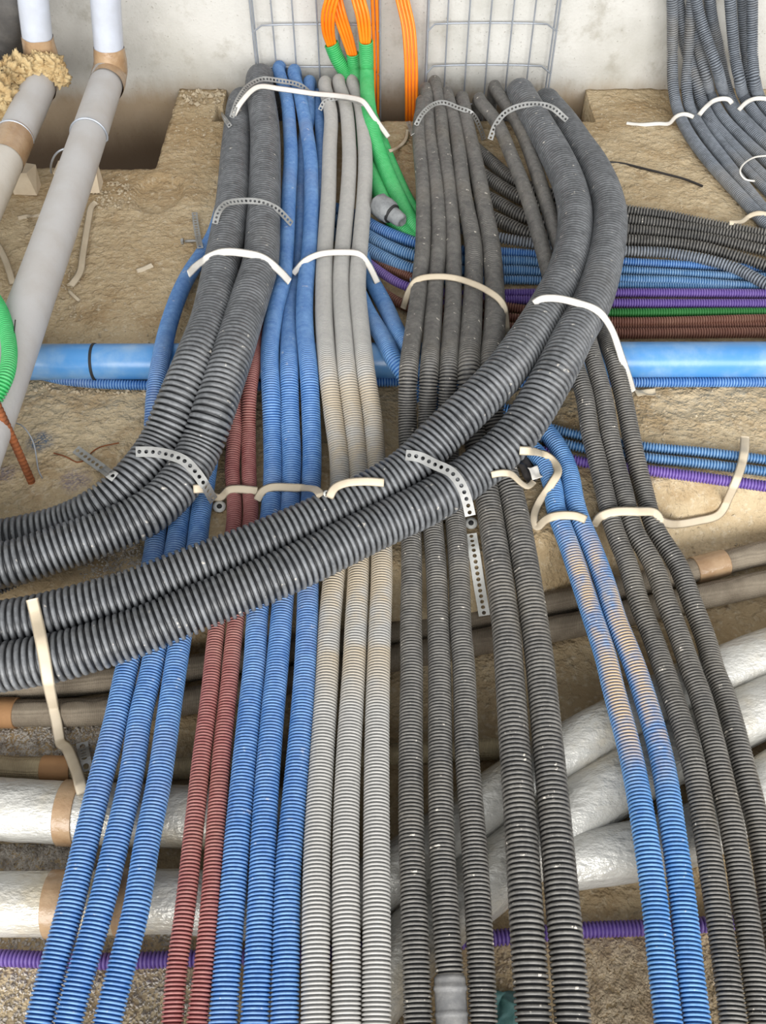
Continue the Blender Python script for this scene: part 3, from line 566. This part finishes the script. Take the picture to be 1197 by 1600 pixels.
pipe('foil_pipe', 'silver foil-wrapped pipe slanting from bottom centre to right edge, lower of two parallel ones', 'pipe', g, 'foil', .056, [(500, 1690, LZ + .06), (560, 1580, LZ + .06), (615, 1510, LZ + .06), (690, 1430, LZ + .06), (780, 1362, LZ + .06), (931, 1246, LZ + .06), (1060, 1172, LZ + .06), (1178, 1113, LZ + .06), (1290, 1062, LZ + .06)])
pipe('foil_pipe', 'short visible silver foil pipe nearly level at lower right, lowest beneath the slanting pair', 'pipe', g, 'foil', .05, [(868, 1346, LZ + .056), (950, 1336, LZ + .056), (1050, 1316, LZ + .056), (1120, 1284, LZ + .056), (1197, 1225, LZ + .056), (1290, 1170, LZ + .056)])

# grey heating pipes at top left
o = empty('heating_pipe', tuple(P(100, 330, 0))); tag(o, 'thick grey pipe slanting from wall to left edge, right one of the two', 'pipe', 'grey pipes at top left')
smooth_tube([P(172, 112, .17), P(141, 205, .17), P(75, 398, .17), P(44, 485, .17), P(3, 602, .17), P(-40, 720, .17)], .05, M['greypipe'], 'grey_sleeve', o, 28, True)
smooth_tube([PY(164, -60, 2.95), PY(165, 0, 2.95), PY(169, 60, 2.95), PY(171, 84, 2.95)], .0455, M['whitepipe'], 'white_wrap', o, 28, True)
smooth_tube([PY(170, 74, 2.95), PY(173, 96, 2.947), P(172, 112, .172), P(166, 134, .17)], (.048, .051, .053, .053), M['tape'], 'tape_elbow', o, 28, True, lump=.003)
o = empty('heating_pipe', tuple(P(20, 260, 0))); tag(o, 'thick grey pipe with brown taped joint under torn wool, left one of the two', 'pipe', 'grey pipes at top left')
smooth_tube([P(66, 122, .17), P(45, 170, .17), P(20, 222, .17)], .05, M['greypipe'], 'grey_sleeve', o, 28, True)
smooth_tube([P(24, 214, .17), P(6, 252, .17)], .0525, M['tape'], 'tape_joint', o, 28, True)
smooth_tube([P(10, 244, .17), P(-20, 310, .17), P(-70, 420, .17)], .0505, M['palepipe'], 'pale_sleeve', o, 28, True)
smooth_tube([PY(49, -60, 2.93), PY(52, 0, 2.93), PY(59, 64, 2.93)], .0455, M['whitepipe'], 'white_wrap', o, 28, True)
smooth_tube([PY(58, 56, 2.93), PY(64, 88, 2.93), P(66, 116, .172), P(60, 136, .17)], (.048, .051, .053, .053), M['tape'], 'tape_elbow', o, 28, True, lump=.003)
o = smooth_tube([PY(18, -70, 3.02), PY(16, 0, 3.0), P(8, 85, .17), P(-30, 140, .17), P(-90, 230, .17)], .052, M['darkwrap'], 'foam_wrapped_pipe', None, 24, True, lump=.002); tag(o, 'dark grey foam-wrapped pipe in the top left corner', 'pipe')
v = []; 
def blob(c, r, sub=26, amp=.35, fr=18, sq=(1, 1, 1)):
    vv, ffs = [], []
    for i in range(sub + 1):
        for j in range(sub):
            a = math.pi * i / sub; b = 2 * math.pi * j / sub; d = Vector((math.sin(a) * math.cos(b), math.sin(a) * math.sin(b), math.cos(a)))
            k = r * (1 + amp * mnoise.noise(Vector(c) * 7 + d * r * fr) + amp * .6 * mnoise.noise(Vector(c) * 3 + d * r * fr * 3))
            vv.append(np.array(c) + np.array(d) * k * np.array(sq))
    ffs = [(i * sub + j, i * sub + (j + 1) % sub, (i + 1) * sub + (j + 1) % sub, (i + 1) * sub + j) for i in range(sub) for j in range(sub)]
    return vv, ffs
wv, wf = [], []
for px, py, z, r in ((14, 124, .21, .05), (28, 112, .22, .045), (44, 108, .225, .035), (64, 102, .225, .035), (82, 104, .22, .035), (96, 122, .19, .025), (2, 150, .2, .05), (-12, 130, .2, .06), (6, 172, .17, .035), (30, 132, .2, .03)):
    a, b = blob(P(px, py, z), r, 40, .6, 70); n = len(wv); wv += a; wf += [tuple(x + n for x in q) for q in b]
tag(link('mineral_wool', wv, wf, M['wool']), 'ragged tan mineral wool torn open on the grey pipe at top left', 'insulation')
# support blocks under the grey pipes
v, f = box(P(124, 277, .038), (.12, .07, .075), .1, .006); tag(link('support_block', v, f, M['foam'], smooth=False), 'cream foam block propping the right grey pipe at the edge of the opening', 'block', 'support blocks')
v, f = box(P(40, 280, .036), (.06, .06, .07), -.1, .006); tag(link('support_block', v, f, M['foam'], smooth=False), 'small pale block between the two grey pipes, partly in shade', 'block', 'support blocks')

# ------------------------------------------------------------------ grey sleeve, connector, rebar, wires
path, ro = spline([P(698, 1460, .019), P(702, 1513, .016), P(705, 1574, .01), P(710, 1660, .003)], [.0235] * 4)
L = total(path); u = np.concatenate([np.linspace(.056, .15, 30), np.linspace(.15, L, 20)]); off = np.where(np.sin(u * 190) > .86, .002, 0); off[0] = -.004
v, f = sweep(path, ro, u, off, 24); o = link('sleeve', v, f, M['sleeve'], m2); o['label'] = 'smooth grey repair sleeve'
link_o = empty('pipe_coupling', tuple(P(606, 332, .02))); tag(link_o, 'mortar-splashed grey plastic coupling lying open on the green conduit', 'coupling')
ax = P(632, 345, .07) - P(590, 315, .09); c0 = P(590, 318, .085)
v, f = lathe([(.0, -.006), (.026, -.006), (.031, 0), (.033, .012), (.033, .03), (.032, .042), (.03, .05), (.0235, .052)], 24, c0, ax); v = [q + np.array(mnoise.noise_vector(Vector(q * 60))) * .004 for q in v]; link('body', v, f, M['plasterlump'], link_o)
axn = ax / np.linalg.norm(ax)
v, f = lathe([(.021, .045), (.022, .05), (.021, .075), (.018, .09), (.014, .096), (.013, .075), (.0, .075)], 24, c0, ax); v = [q + np.array(mnoise.noise_vector(Vector(q * 70))) * .0035 for q in v]; link('spigot', v, f, M['plasterlump'], link_o)
v, f = lathe([(.0275, .05), (.0275, .057), (.021, .057)], 24, c0, ax); link('rubber_lip', v, f, M['rubber'], link_o)
pb = P(50, 755, 0); o = ribbed([pb + np.array([-.004, 0, .5]), pb + np.array([-.002, 0, .25]), pb + np.array([0, 0, -.03])], .0088, .011, M['rust'], 'rebar', depth=.0012, seg=12); tag(o, 'rusty ribbed steel rebar standing up from the slab at left', 'rebar')
def wire(label, mat, r, p, group=None, name='loose_wire'): tag(smooth_tube([P(*q) for q in p], r, M[mat], name, None, 6), label, 'wire', group)
wire('thin black wire lying on the bare slab right of the thick curve', 'wire', .0035, [(940, 253, .006), (970, 255, .006), (1000, 262, .006), (1040, 272, .006), (1070, 280, .006), (1098, 291, .005)])
wire('thin bent rusty wire lying on the slab beside the perforated strip at left', 'rust', .0016, [(84, 708, .006), (105, 714, .008), (124, 724, .006), (138, 712, .006), (152, 700, .006), (186, 692, .006)])
wire('thin tie wire arching from the rebar foot over the blue paint stain', 'wiresteel', .0016, [(22, 660, .04), (38, 668, .06), (52, 690, .04), (57, 715, .015), (60, 735, .006), (66, 747, .006)])
wire('thin dark wire hanging beside the green loop at the left edge', 'wire', .0014, [(0, 602, .22), (4, 628, .2), (14, 604, .2), (22, 520, .24), (24, 500, .24)])
# binding wires around grey pipes
def hoop(label, c, ax, r, tailp, mat='wiresteel', w=.003):
    ax = np.array(ax) / np.linalg.norm(ax); e = np.cross(ax, [0, 0, 1.]); e /= np.linalg.norm(e); u = np.cross(e, ax)
    p = [np.array(c) + r * (math.cos(t) * e + math.sin(t) * u) for t in np.linspace(-.3, math.pi + .3, 14)] + [np.array(q) for q in tailp]
    tag(smooth_tube(p, w, M[mat], 'binding_wire', None, 8), label, 'wire', 'wires around the grey pipes')
a1 = P(75, 398, .17) - P(141, 205, .17)
hoop('grey binding wire looped around the right grey pipe, tail curling left', P(139, 212, .17), a1, .053, [P(92, 236, .14), P(80, 256, .1), P(80, 270, .06)])
hoop('grey binding wire around the left grey pipe, tail hanging into the opening', P(22, 216, .17), a1, .0535, [P(-45, 232, .1)])

# ------------------------------------------------------------------ wire cable trays on the wall
def tray(label, left, right, verts_px, hor_py, top=2.0, bot=-.35, close_right=True):
    Yb, Yf = 3.165, 3.11
    xl_, xr_ = left, right
    o = empty('wire_cable_tray', (float((xl_ + xr_) / 2), WALL, float(bot))); tag(o, label, 'cable tray', 'wire cable trays')
    def w(name, p, r=.0028): smooth_tube(p, r, M['wiresteel'], name, o, 8, step=.05)
    for x, Y, nm in ((xl_, Yf, 'side_rail'), (xr_, Yf, 'side_rail'), (xl_, Yb, 'back_rail'), (xr_, Yb, 'back_rail')): w(nm, [np.array([x, Y, bot]), np.array([x, Y, .3]), np.array([x, Y, top])], .0034)
    for px in verts_px: x = PY(px, 60, Yb)[0]; w('long_wire', [np.array([x, Yb, bot]), np.array([x, Yb, .3]), np.array([x, Yb, top])])
    z0 = PY(700, hor_py[0], Yf)[2]; dz = z0 - PY(700, hor_py[1], Yf)[2]
    for k in range(-3, 8):
        z = z0 + k * dz
        w('cross_wire', [np.array(q) for q in ((xl_, Yf - .004, z), (xl_ + .012, Yb - .016, z), (xl_ + .02, Yb - .006, z), (xr_ - .02, Yb - .006, z), (xr_ - .012, Yb - .016, z), (xr_, Yf - .004, z))], .003)
tray('galvanised wire mesh cable tray fixed to the wall left of the orange cables', PY(396, 60, 3.11)[0], PY(594, 60, 3.11)[0], (428, 460, 497, 530, 562), (50, 117))
tray('galvanised wire mesh cable tray fixed to the wall right of the orange cables', PY(668, 60, 3.11)[0], PY(868, 60, 3.11)[0], (698, 731, 764, 798, 831), (48, 114))

# ------------------------------------------------------------------ straps laid over what is built
TREE = BVHTree.FromPolygons(BV, BF)
def lay(pxpath, off, taut=10, step=3.0, lift=None):
    q = [np.array([x, y, 0.]) for x, y in pxpath]
    path, _ = spline(q, [1] * len(q), step=step); out, nor, dist = [], [], []
    for x, y, _ in path:
        d = ray(x, y); d /= np.linalg.norm(d); h = TREE.ray_cast(Vector(CAM), Vector(d))
        dist.append(h[3] if h[0] else 3.0); nor.append(np.array(h[1]) if h[0] else -d)
    dist = np.array(dist); n = len(dist); k = taut
    mn = np.array([dist[max(0, i - k):i + k + 1].min() for i in range(n)])
    pad = np.concatenate([np.repeat(mn[0], k), mn, np.repeat(mn[-1], k)]); mn2 = np.convolve(pad, np.ones(2 * k + 1) / (2 * k + 1), 'valid')
    dd = np.minimum(mn2, dist) - off
    for i in range(n):
        d = ray(path[i, 0], path[i, 1]); d /= np.linalg.norm(d); out.append(CAM + d * dd[i])
    out = np.array(out); N = np.array(nor)
    for i in range(n):
        d = ray(path[i, 0], path[i, 1]); d /= np.linalg.norm(d)
        if N[i].dot(d) > 0: N[i] = -N[i]
        N[i] = N[i] * .5 - d * .8
    N = np.stack([np.convolve(np.concatenate([np.repeat(N[0, j], 6), N[:, j], np.repeat(N[-1, j], 6)]), np.ones(13) / 13, 'valid') for j in range(3)], 1)
    return out, N
def ribbon_frame(path, N):
    t = np.gradient(path, axis=0); t /= np.linalg.norm(t, axis=1)[:, None] + 1e-12
    w = np.cross(t, N); w /= np.linalg.norm(w, axis=1)[:, None] + 1e-12; n = np.cross(w, t); return t, w, n
def strap(label, px, w=.019, mat='strap', taut=8, group=None, name='webbing_strap', off=.004, th=.0016):
    path, N = lay(px, off, taut); t, W_, n = ribbon_frame(path, N); m = len(path)
    c = np.array([(-1, -1), (-.6, 1), (.6, 1), (1, -1)])
    v = np.concatenate([path[:, None] + a * w / 2 * W_[:, None] + b * th / 2 * n[:, None] for a, b in c], 1).reshape(-1, 3)
    f = [(i * 4 + k, i * 4 + (k + 1) % 4, i * 4 + 4 + (k + 1) % 4, i * 4 + 4 + k) for i in range(m - 1) for k in range(4)] + [(0, 1, 2, 3), (m * 4 - 1, m * 4 - 2, m * 4 - 3, m * 4 - 4)]
    return tag(link(name, v, f, M[mat]), label, 'strap', group)
def perforated(label, px, w=.0175, taut=8, group='perforated metal bands', off=.004, mat='galv', th=.0014, cell=.0115, hole=.0035, name='perforated_band'):
    path, N = lay(px, off, taut); t, W_, n = ribbon_frame(path, N)
    s = np.concatenate([[0], np.cumsum(np.linalg.norm(np.diff(path, axis=0), axis=1))]); L = s[-1]; nc = max(2, int(L / cell)); cell = L / nc
    def m3(u, vv, h):
        g_ = lambda A: np.array([np.interp(u, s, A[:, j]) for j in range(3)]); return g_(path) + vv * g_(W_) + h * g_(n)
    v, f = [], []
    K = 12
    for c in range(nc):
        u0 = (c + .5) * cell; b = len(v); big = hole if c % 2 == 0 else hole
        for h in (th / 2, -th / 2):
            for k in range(K):
                a = 2 * math.pi * k / K + math.pi / K; ca, sa = math.cos(a), math.sin(a); sc = 1 / max(abs(ca), abs(sa)); v.append(m3(u0 + ca * sc * cell / 2, sa * sc * w / 2, h))
            for k in range(K):
                a = 2 * math.pi * k / K + math.pi / K; v.append(m3(u0 + big * math.cos(a), big * math.sin(a), h))
        for k in range(K):
            k2 = (k + 1) % K
            f += [(b + k, b + k2, b + K + k2, b + K + k), (b + 2 * K + k2, b + 2 * K + k, b + 3 * K + k, b + 3 * K + k2), (b + K + k, b + K + k2, b + 3 * K + k2, b + 3 * K + k), (b + k2, b + k, b + 2 * K + k, b + 2 * K + k2)]
    o = link(name, v, f, M[mat], smooth=False); return tag(o, label, 'metal band', group)
gs = 'cream straps over the bundles'
strap('long white strap over the tops of thick black, blue and grey conduits near the wall', [(364, 182), (378, 158), (402, 136), (440, 139), (490, 146), (545, 152), (566, 158), (584, 182), (607, 214)], .017, 'whitestrap', 10, gs)
strap('white strap tying the thick left black pair and blue neighbours halfway up', [(294, 428), (316, 408), (345, 394), (385, 396), (412, 403), (438, 424), (453, 440)], .02, 'whitestrap', 8, gs)
strap('white strap tying the grey trio with blue conduits, middle height', [(458, 428), (476, 408), (500, 397), (535, 394), (562, 397), (575, 412), (590, 442)], .017, 'whitestrap', 8, gs)
strap('cream strap tying the five medium black conduits', [(630, 482), (640, 452), (652, 437), (690, 432), (725, 438), (765, 456), (786, 475), (792, 520)], .0165, 'strap', 8, gs)
strap('white strap around the thick curved pair, tail reaching the slab by the blue pipe', [(834, 474), (845, 467), (870, 466), (905, 474), (935, 486), (955, 512), (972, 560), (989, 612)], .0175, 'whitestrap', 8, gs)
strap('cream strap over the red pair with a loose end over the blue trio at left', [(302, 764), (322, 764), (336, 776), (345, 777), (356, 766), (372, 764), (402, 767)], .0185, 'strap', 3, gs)
strap('cream strap over the central blue trio below middle height', [(402, 782), (410, 768), (422, 762), (460, 762), (494, 765), (503, 775)], .0185, 'strap', 5, gs)
strap('cream strap over the grey trio, partly hidden by the thick curve', [(514, 778), (522, 763), (538, 755), (570, 752), (600, 754)], .0175, 'strap', 5, gs)
strap('cream strap over two black conduits below the thick curve, curling at torn plastic', [(768, 742), (785, 739), (800, 741), (812, 752), (824, 760), (834, 752)], .015, 'strap', 4, gs)
strap('cream strap over the right blue pair with a big loose loop', [(812, 704), (840, 706), (860, 716), (872, 735), (860, 758), (842, 785), (834, 808), (838, 824), (852, 812), (868, 806), (900, 806), (916, 812)], .0185, 'strap', 3, gs)
strap('cream strap over the right black trio, long tail over thin purple and blue conduits', [(928, 822), (938, 808), (958, 800), (995, 799), (1024, 801), (1034, 814), (1050, 819), (1090, 814), (1123, 804), (1140, 775), (1157, 732), (1163, 705), (1164, 682)], .0195, 'strap', 4, gs)
strap('cream strap hanging from the thick curved pair at the left edge over the lagged pipes', [(50, 936), (58, 970), (68, 1020), (78, 1080), (88, 1125), (96, 1162), (104, 1168), (118, 1200), (130, 1240)], .0215, 'strap', 6, gs)
g2 = 'white straps at top right'
strap('white strap over the two leftmost dusty conduits at top right, tail lying on the slab', [(979, 193), (1000, 195), (1030, 193), (1046, 193), (1056, 182), (1070, 178), (1084, 183)], .014, 'whitestrap', 4, g2)
strap('white strap over the trio of dusty conduits at top right', [(1092, 180), (1104, 166), (1118, 156), (1138, 155), (1144, 162)], .016, 'whitestrap', 4, g2)
strap('white strap over the dusty conduits touching the right edge', [(1154, 172), (1166, 160), (1180, 154), (1215, 156)], .015, 'whitestrap', 4, g2)
strap('thin white loop over the dusty conduits by the right edge', [(1200, 243), (1178, 246), (1162, 256), (1156, 268), (1164, 280), (1180, 283)], .006, 'whitestrap', 4, g2)
strap('cream strap over the lowest dusty conduits at the right edge, end on the slab', [(1140, 348), (1160, 346), (1170, 338), (1184, 333), (1210, 338)], .015, 'strap', 4, g2)
g3 = 'loose strap scraps on the slab'
strap('loose cream strap curling from under the right grey pipe on the slab', [(150, 316), (143, 322), (138, 345), (133, 375), (129, 400), (125, 425), (110, 447)], .019, 'strap', 2, g3)
strap('short cream strap scrap pointing at the right grey pipe', [(94, 440), (108, 455), (124, 470)], .01, 'strap', 2, g3)
strap('small cream strap scrap flat on the slab, right of the grey pipe', [(214, 424), (226, 420), (238, 414)], .016, 'strap', 2, g3)
strap('cream strap at the left edge between the grey pipes', [(-10, 372), (4, 396), (14, 422), (20, 444)], .018, 'strap', 2, g3)
strap('pale strap end lying between the two grey pipes', [(28, 342), (46, 338), (62, 336)], .018, 'strap', 2, g3)
strap('cream strap curl on the slab below the orange cables', [(608, 236), (622, 230), (634, 218), (637, 203)], .012, 'strap', 2, g3)
perforated('perforated metal band over the tops of the thick left pair', [(362, 184), (371, 158), (386, 136), (408, 124), (435, 126), (470, 134), (490, 152)], .016, 8)
perforated('perforated metal band over the thick left pair above the white strap', [(336, 350), (341, 332), (352, 319), (380, 314), (408, 316), (432, 326), (456, 350)], .0165, 8)
perforated('perforated metal band across the tops of the grey trio', [(500, 172), (506, 160), (522, 154), (550, 156), (568, 163)], .013, 6, hole=.0033)
perforated('perforated metal band over the tops of the five medium black conduits', [(650, 196), (660, 178), (676, 164), (692, 160), (715, 168), (738, 178), (752, 204), (756, 218)], .015, 6)
perforated('perforated metal band over the thick curved pair near the wall', [(766, 218), (774, 196), (790, 176), (815, 165), (840, 163), (862, 168), (886, 188)], .017, 8)
perforated('perforated metal band around the lower bend of the thick left pair', [(212, 706), (236, 706), (262, 710), (288, 720), (306, 738), (320, 758), (334, 782)], .0215, 8, cell=.0135, hole=.0042)
perforated('perforated metal band around the thick curved pair at mid picture', [(634, 711), (655, 714), (680, 726), (705, 738), (720, 757), (729, 780), (735, 806)], .0215, 8, cell=.0135, hole=.0042)
g4 = 'loose perforated strips'
perforated('loose perforated strip hanging between black bundles below the washer screw', [(736, 834), (742, 870), (749, 915), (757, 962)], .0235, 3, g4, cell=.0118, hole=.0043, mat='washer', name='perforated_strip', off=.008)
perforated('loose perforated strip lying on the slab left of the thick left pair bend', [(118, 702), (140, 718), (160, 732), (180, 746)], .021, 2, g4, cell=.0125, hole=.0043, name='perforated_strip', off=.008)
perforated('short perforated strip upright on the slab left of the thick black pair', [(304, 332), (306, 350), (309, 368), (313, 388)], .0165, 2, g4, cell=.0125, hole=.004, name='perforated_strip', off=.008)
perforated('stub of perforated strip beside the small hole at the top of the thick left pair', [(346, 178), (353, 188), (360, 198)], .014, 2, g4, hole=.0035, name='perforated_strip', off=.008)
perforated('dusty perforated strip near the lagged pipes at lower left', [(128, 1160), (132, 1185), (136, 1205)], .022, 2, g4, cell=.016, hole=.0055, name='perforated_strip', off=.008)
perforated('short perforated strip end at the foot of the orange cables', [(638, 190), (641, 200), (645, 210)], .014, 2, g4, hole=.0035, name='perforated_strip', off=.008)

# washers with screws
def washer(label, px, py, r):
    p, N = lay([(px - 2, py), (px + 2, py)], .006, 1); c = p[len(p) // 2]; ax = (CAM - c) * .5 / np.linalg.norm(CAM - c) + np.array([0, 0, .8])
    o = empty('fixing_screw', tuple(c)); tag(o, label, 'screw', 'washer screws')
    v, f = lathe([(.0, 0), (r, 0), (r, .0025), (r * .3, .003)], 24, c, ax); link('washer', v, f, M['washer'], o)
    v, f = lathe([(r * .42, .002), (r * .42, .004), (r * .3, .0052), (.0, .005)], 16, c, ax); link('screw_head', v, f, M['rubber'], o)
washer('round steel washer screw on the slab beside the red pair, below the left metal band', 343, 792, .0135)
washer('small round washer screw between the blue trio and grey strap', 511, 772, .0072)
washer('round steel washer screw at the tail of the central metal band', 736, 818, .0135)
o = empty('hex_bolt', tuple(P(300, 376, 0))); tag(o, 'small steel bolt lying on the slab beside the short perforated strip', 'bolt')
smooth_tube([P(289, 377, .008), P(331, 375, .008)], .004, M['galv'], 'shank', o, 10, cap=True)
v, f = lathe([(.0, 0), (.009, 0), (.009, .007), (.0, .007)], 6, P(287, 377, .008), (-1, 0, 0)); link('head', v, f, M['galv'], o, smooth=False)

# ------------------------------------------------------------------ crumpled sheets and litter
def crumple(name, label, cat, mat, c, sx, sy, amp, rot=0):
    n = 16; v = []
    for i in range(n):
        for j in range(n):
            x, y = (i / (n - 1) - .5) * sx, (j / (n - 1) - .5) * sy; w = mnoise.noise_vector(Vector((x * 45 + c[0] * 9, y * 45, 3)))
            X = x * math.cos(rot) - y * math.sin(rot); Y = x * math.sin(rot) + y * math.cos(rot)
            v.append(np.array(c) + np.array([X + w[0] * amp, Y + w[1] * amp, amp + w[2] * amp * 1.6]))
    f = [(i * n + j, (i + 1) * n + j, (i + 1) * n + j + 1, i * n + j + 1) for i in range(n - 1) for j in range(n - 1)]
    o = link(name, v, f, M[mat]); md = o.modifiers.new('thick', 'SOLIDIFY'); md.thickness = .0015; tag(o, label, cat)
crumple('plastic_scrap', 'crumpled teal plastic scrap at the bottom edge right of the black trio', 'scrap', 'teal', P(790, 1588, LZ + .0), .055, .07, .012)
crumple('torn_plastic', 'torn dark plastic scrap beside the loose strap loop', 'scrap', 'blacksheet', P(824, 738, .01), .035, .06, .01, .4)
crumple('paper_scrap', 'torn pale paper scrap at the loose strap loop by the blue pair', 'scrap', 'whitestrap', P(836, 742, .03), .025, .03, .006, .2)
crumple('pale_rag', 'small pale scrap at the slab edge below the smooth blue pipe, right', 'scrap', 'stone', P(1008, 616, .004), .05, .022, .005, .1)

def scatter(name, label, mat, spots, kind='gravel', flat=1.0):
    v, f = [], []
    ico = [(0, 0, 1), (1, 0, 0), (0, 1, 0), (-1, 0, 0), (0, -1, 0), (0, 0, -1)]
    tri = [(0, 1, 2), (0, 2, 3), (0, 3, 4), (0, 4, 1), (5, 2, 1), (5, 3, 2), (5, 4, 3), (5, 1, 4)]
    for (x0, y0, x1, y1, n, smin, smax) in spots:
        for _ in range(n):
            px, py = random.uniform(x0, x1), random.uniform(y0, y1); z0 = LZ if py > 960 else 0
            p = P(px, py, z0)
            if inside(p[0], p[1]) or p[1] > WALL - .01: continue
            z = fz(p[0], p[1])
            s = random.uniform(smin, smax) * random.uniform(.5, 1); a = random.uniform(0, 6.3); b = len(v)
            for q in ico:
                k = np.array(q) * s * np.array([1, random.uniform(.5, .9), flat * random.uniform(.5, .9)]) + rng.uniform(-.15, .15, 3) * s
                v.append((p[0] + k[0] * math.cos(a) - k[1] * math.sin(a), p[1] + k[0] * math.sin(a) + k[1] * math.cos(a), z + k[2] + s * .25))
            f += [tuple(x + b for x in t) for t in tri]
    o = link(name, v, f, M[mat], smooth=False); tag(o, label, kind, None, 'stuff')
scatter('stone_chips', 'loose stone chips scattered over the bare slab', 'stone', [(70, 450, 235, 600, 80, .003, .009), (85, 395, 125, 500, 70, .004, .011), (130, 270, 215, 330, 70, .002, .007), (200, 300, 350, 540, 90, .0015, .005), (50, 600, 240, 618, 70, .004, .012), (270, 138, 360, 165, 90, .005, .017), (270, 165, 345, 240, 60, .003, .008), (150, 285, 205, 330, 110, .004, .011), (920, 135, 1060, 200, 40, .002, .007), (960, 210, 1190, 330, 60, .0012, .004), (1000, 610, 1190, 690, 70, .002, .006), (1020, 760, 1190, 850, 80, .002, .007), (860, 800, 1000, 960, 60, .002, .006), (60, 640, 240, 800, 50, .001, .003), (600, 210, 650, 300, 30, .002, .005)], 'gravel')
scatter('grit', 'coarse grey grit lying among the pipes at lower left', 'gravel', [(-20, 1130, 190, 1185, 1600, .002, .006), (-20, 1320, 150, 1365, 1300, .002, .006), (-20, 1450, 320, 1640, 2600, .0018, .0055), (120, 850, 240, 930, 900, .002, .006), (620, 1450, 640, 1640, 80, .002, .005)], 'gravel')
scatter('wood_shavings', 'pale wood shavings and sawdust at the bottom right between bundles', 'chips', [(905, 1470, 1050, 1650, 4200, .0022, .006), (760, 1500, 800, 1650, 150, .002, .005), (1085, 1480, 1140, 1650, 300, .002, .005)], 'sawdust', .35)
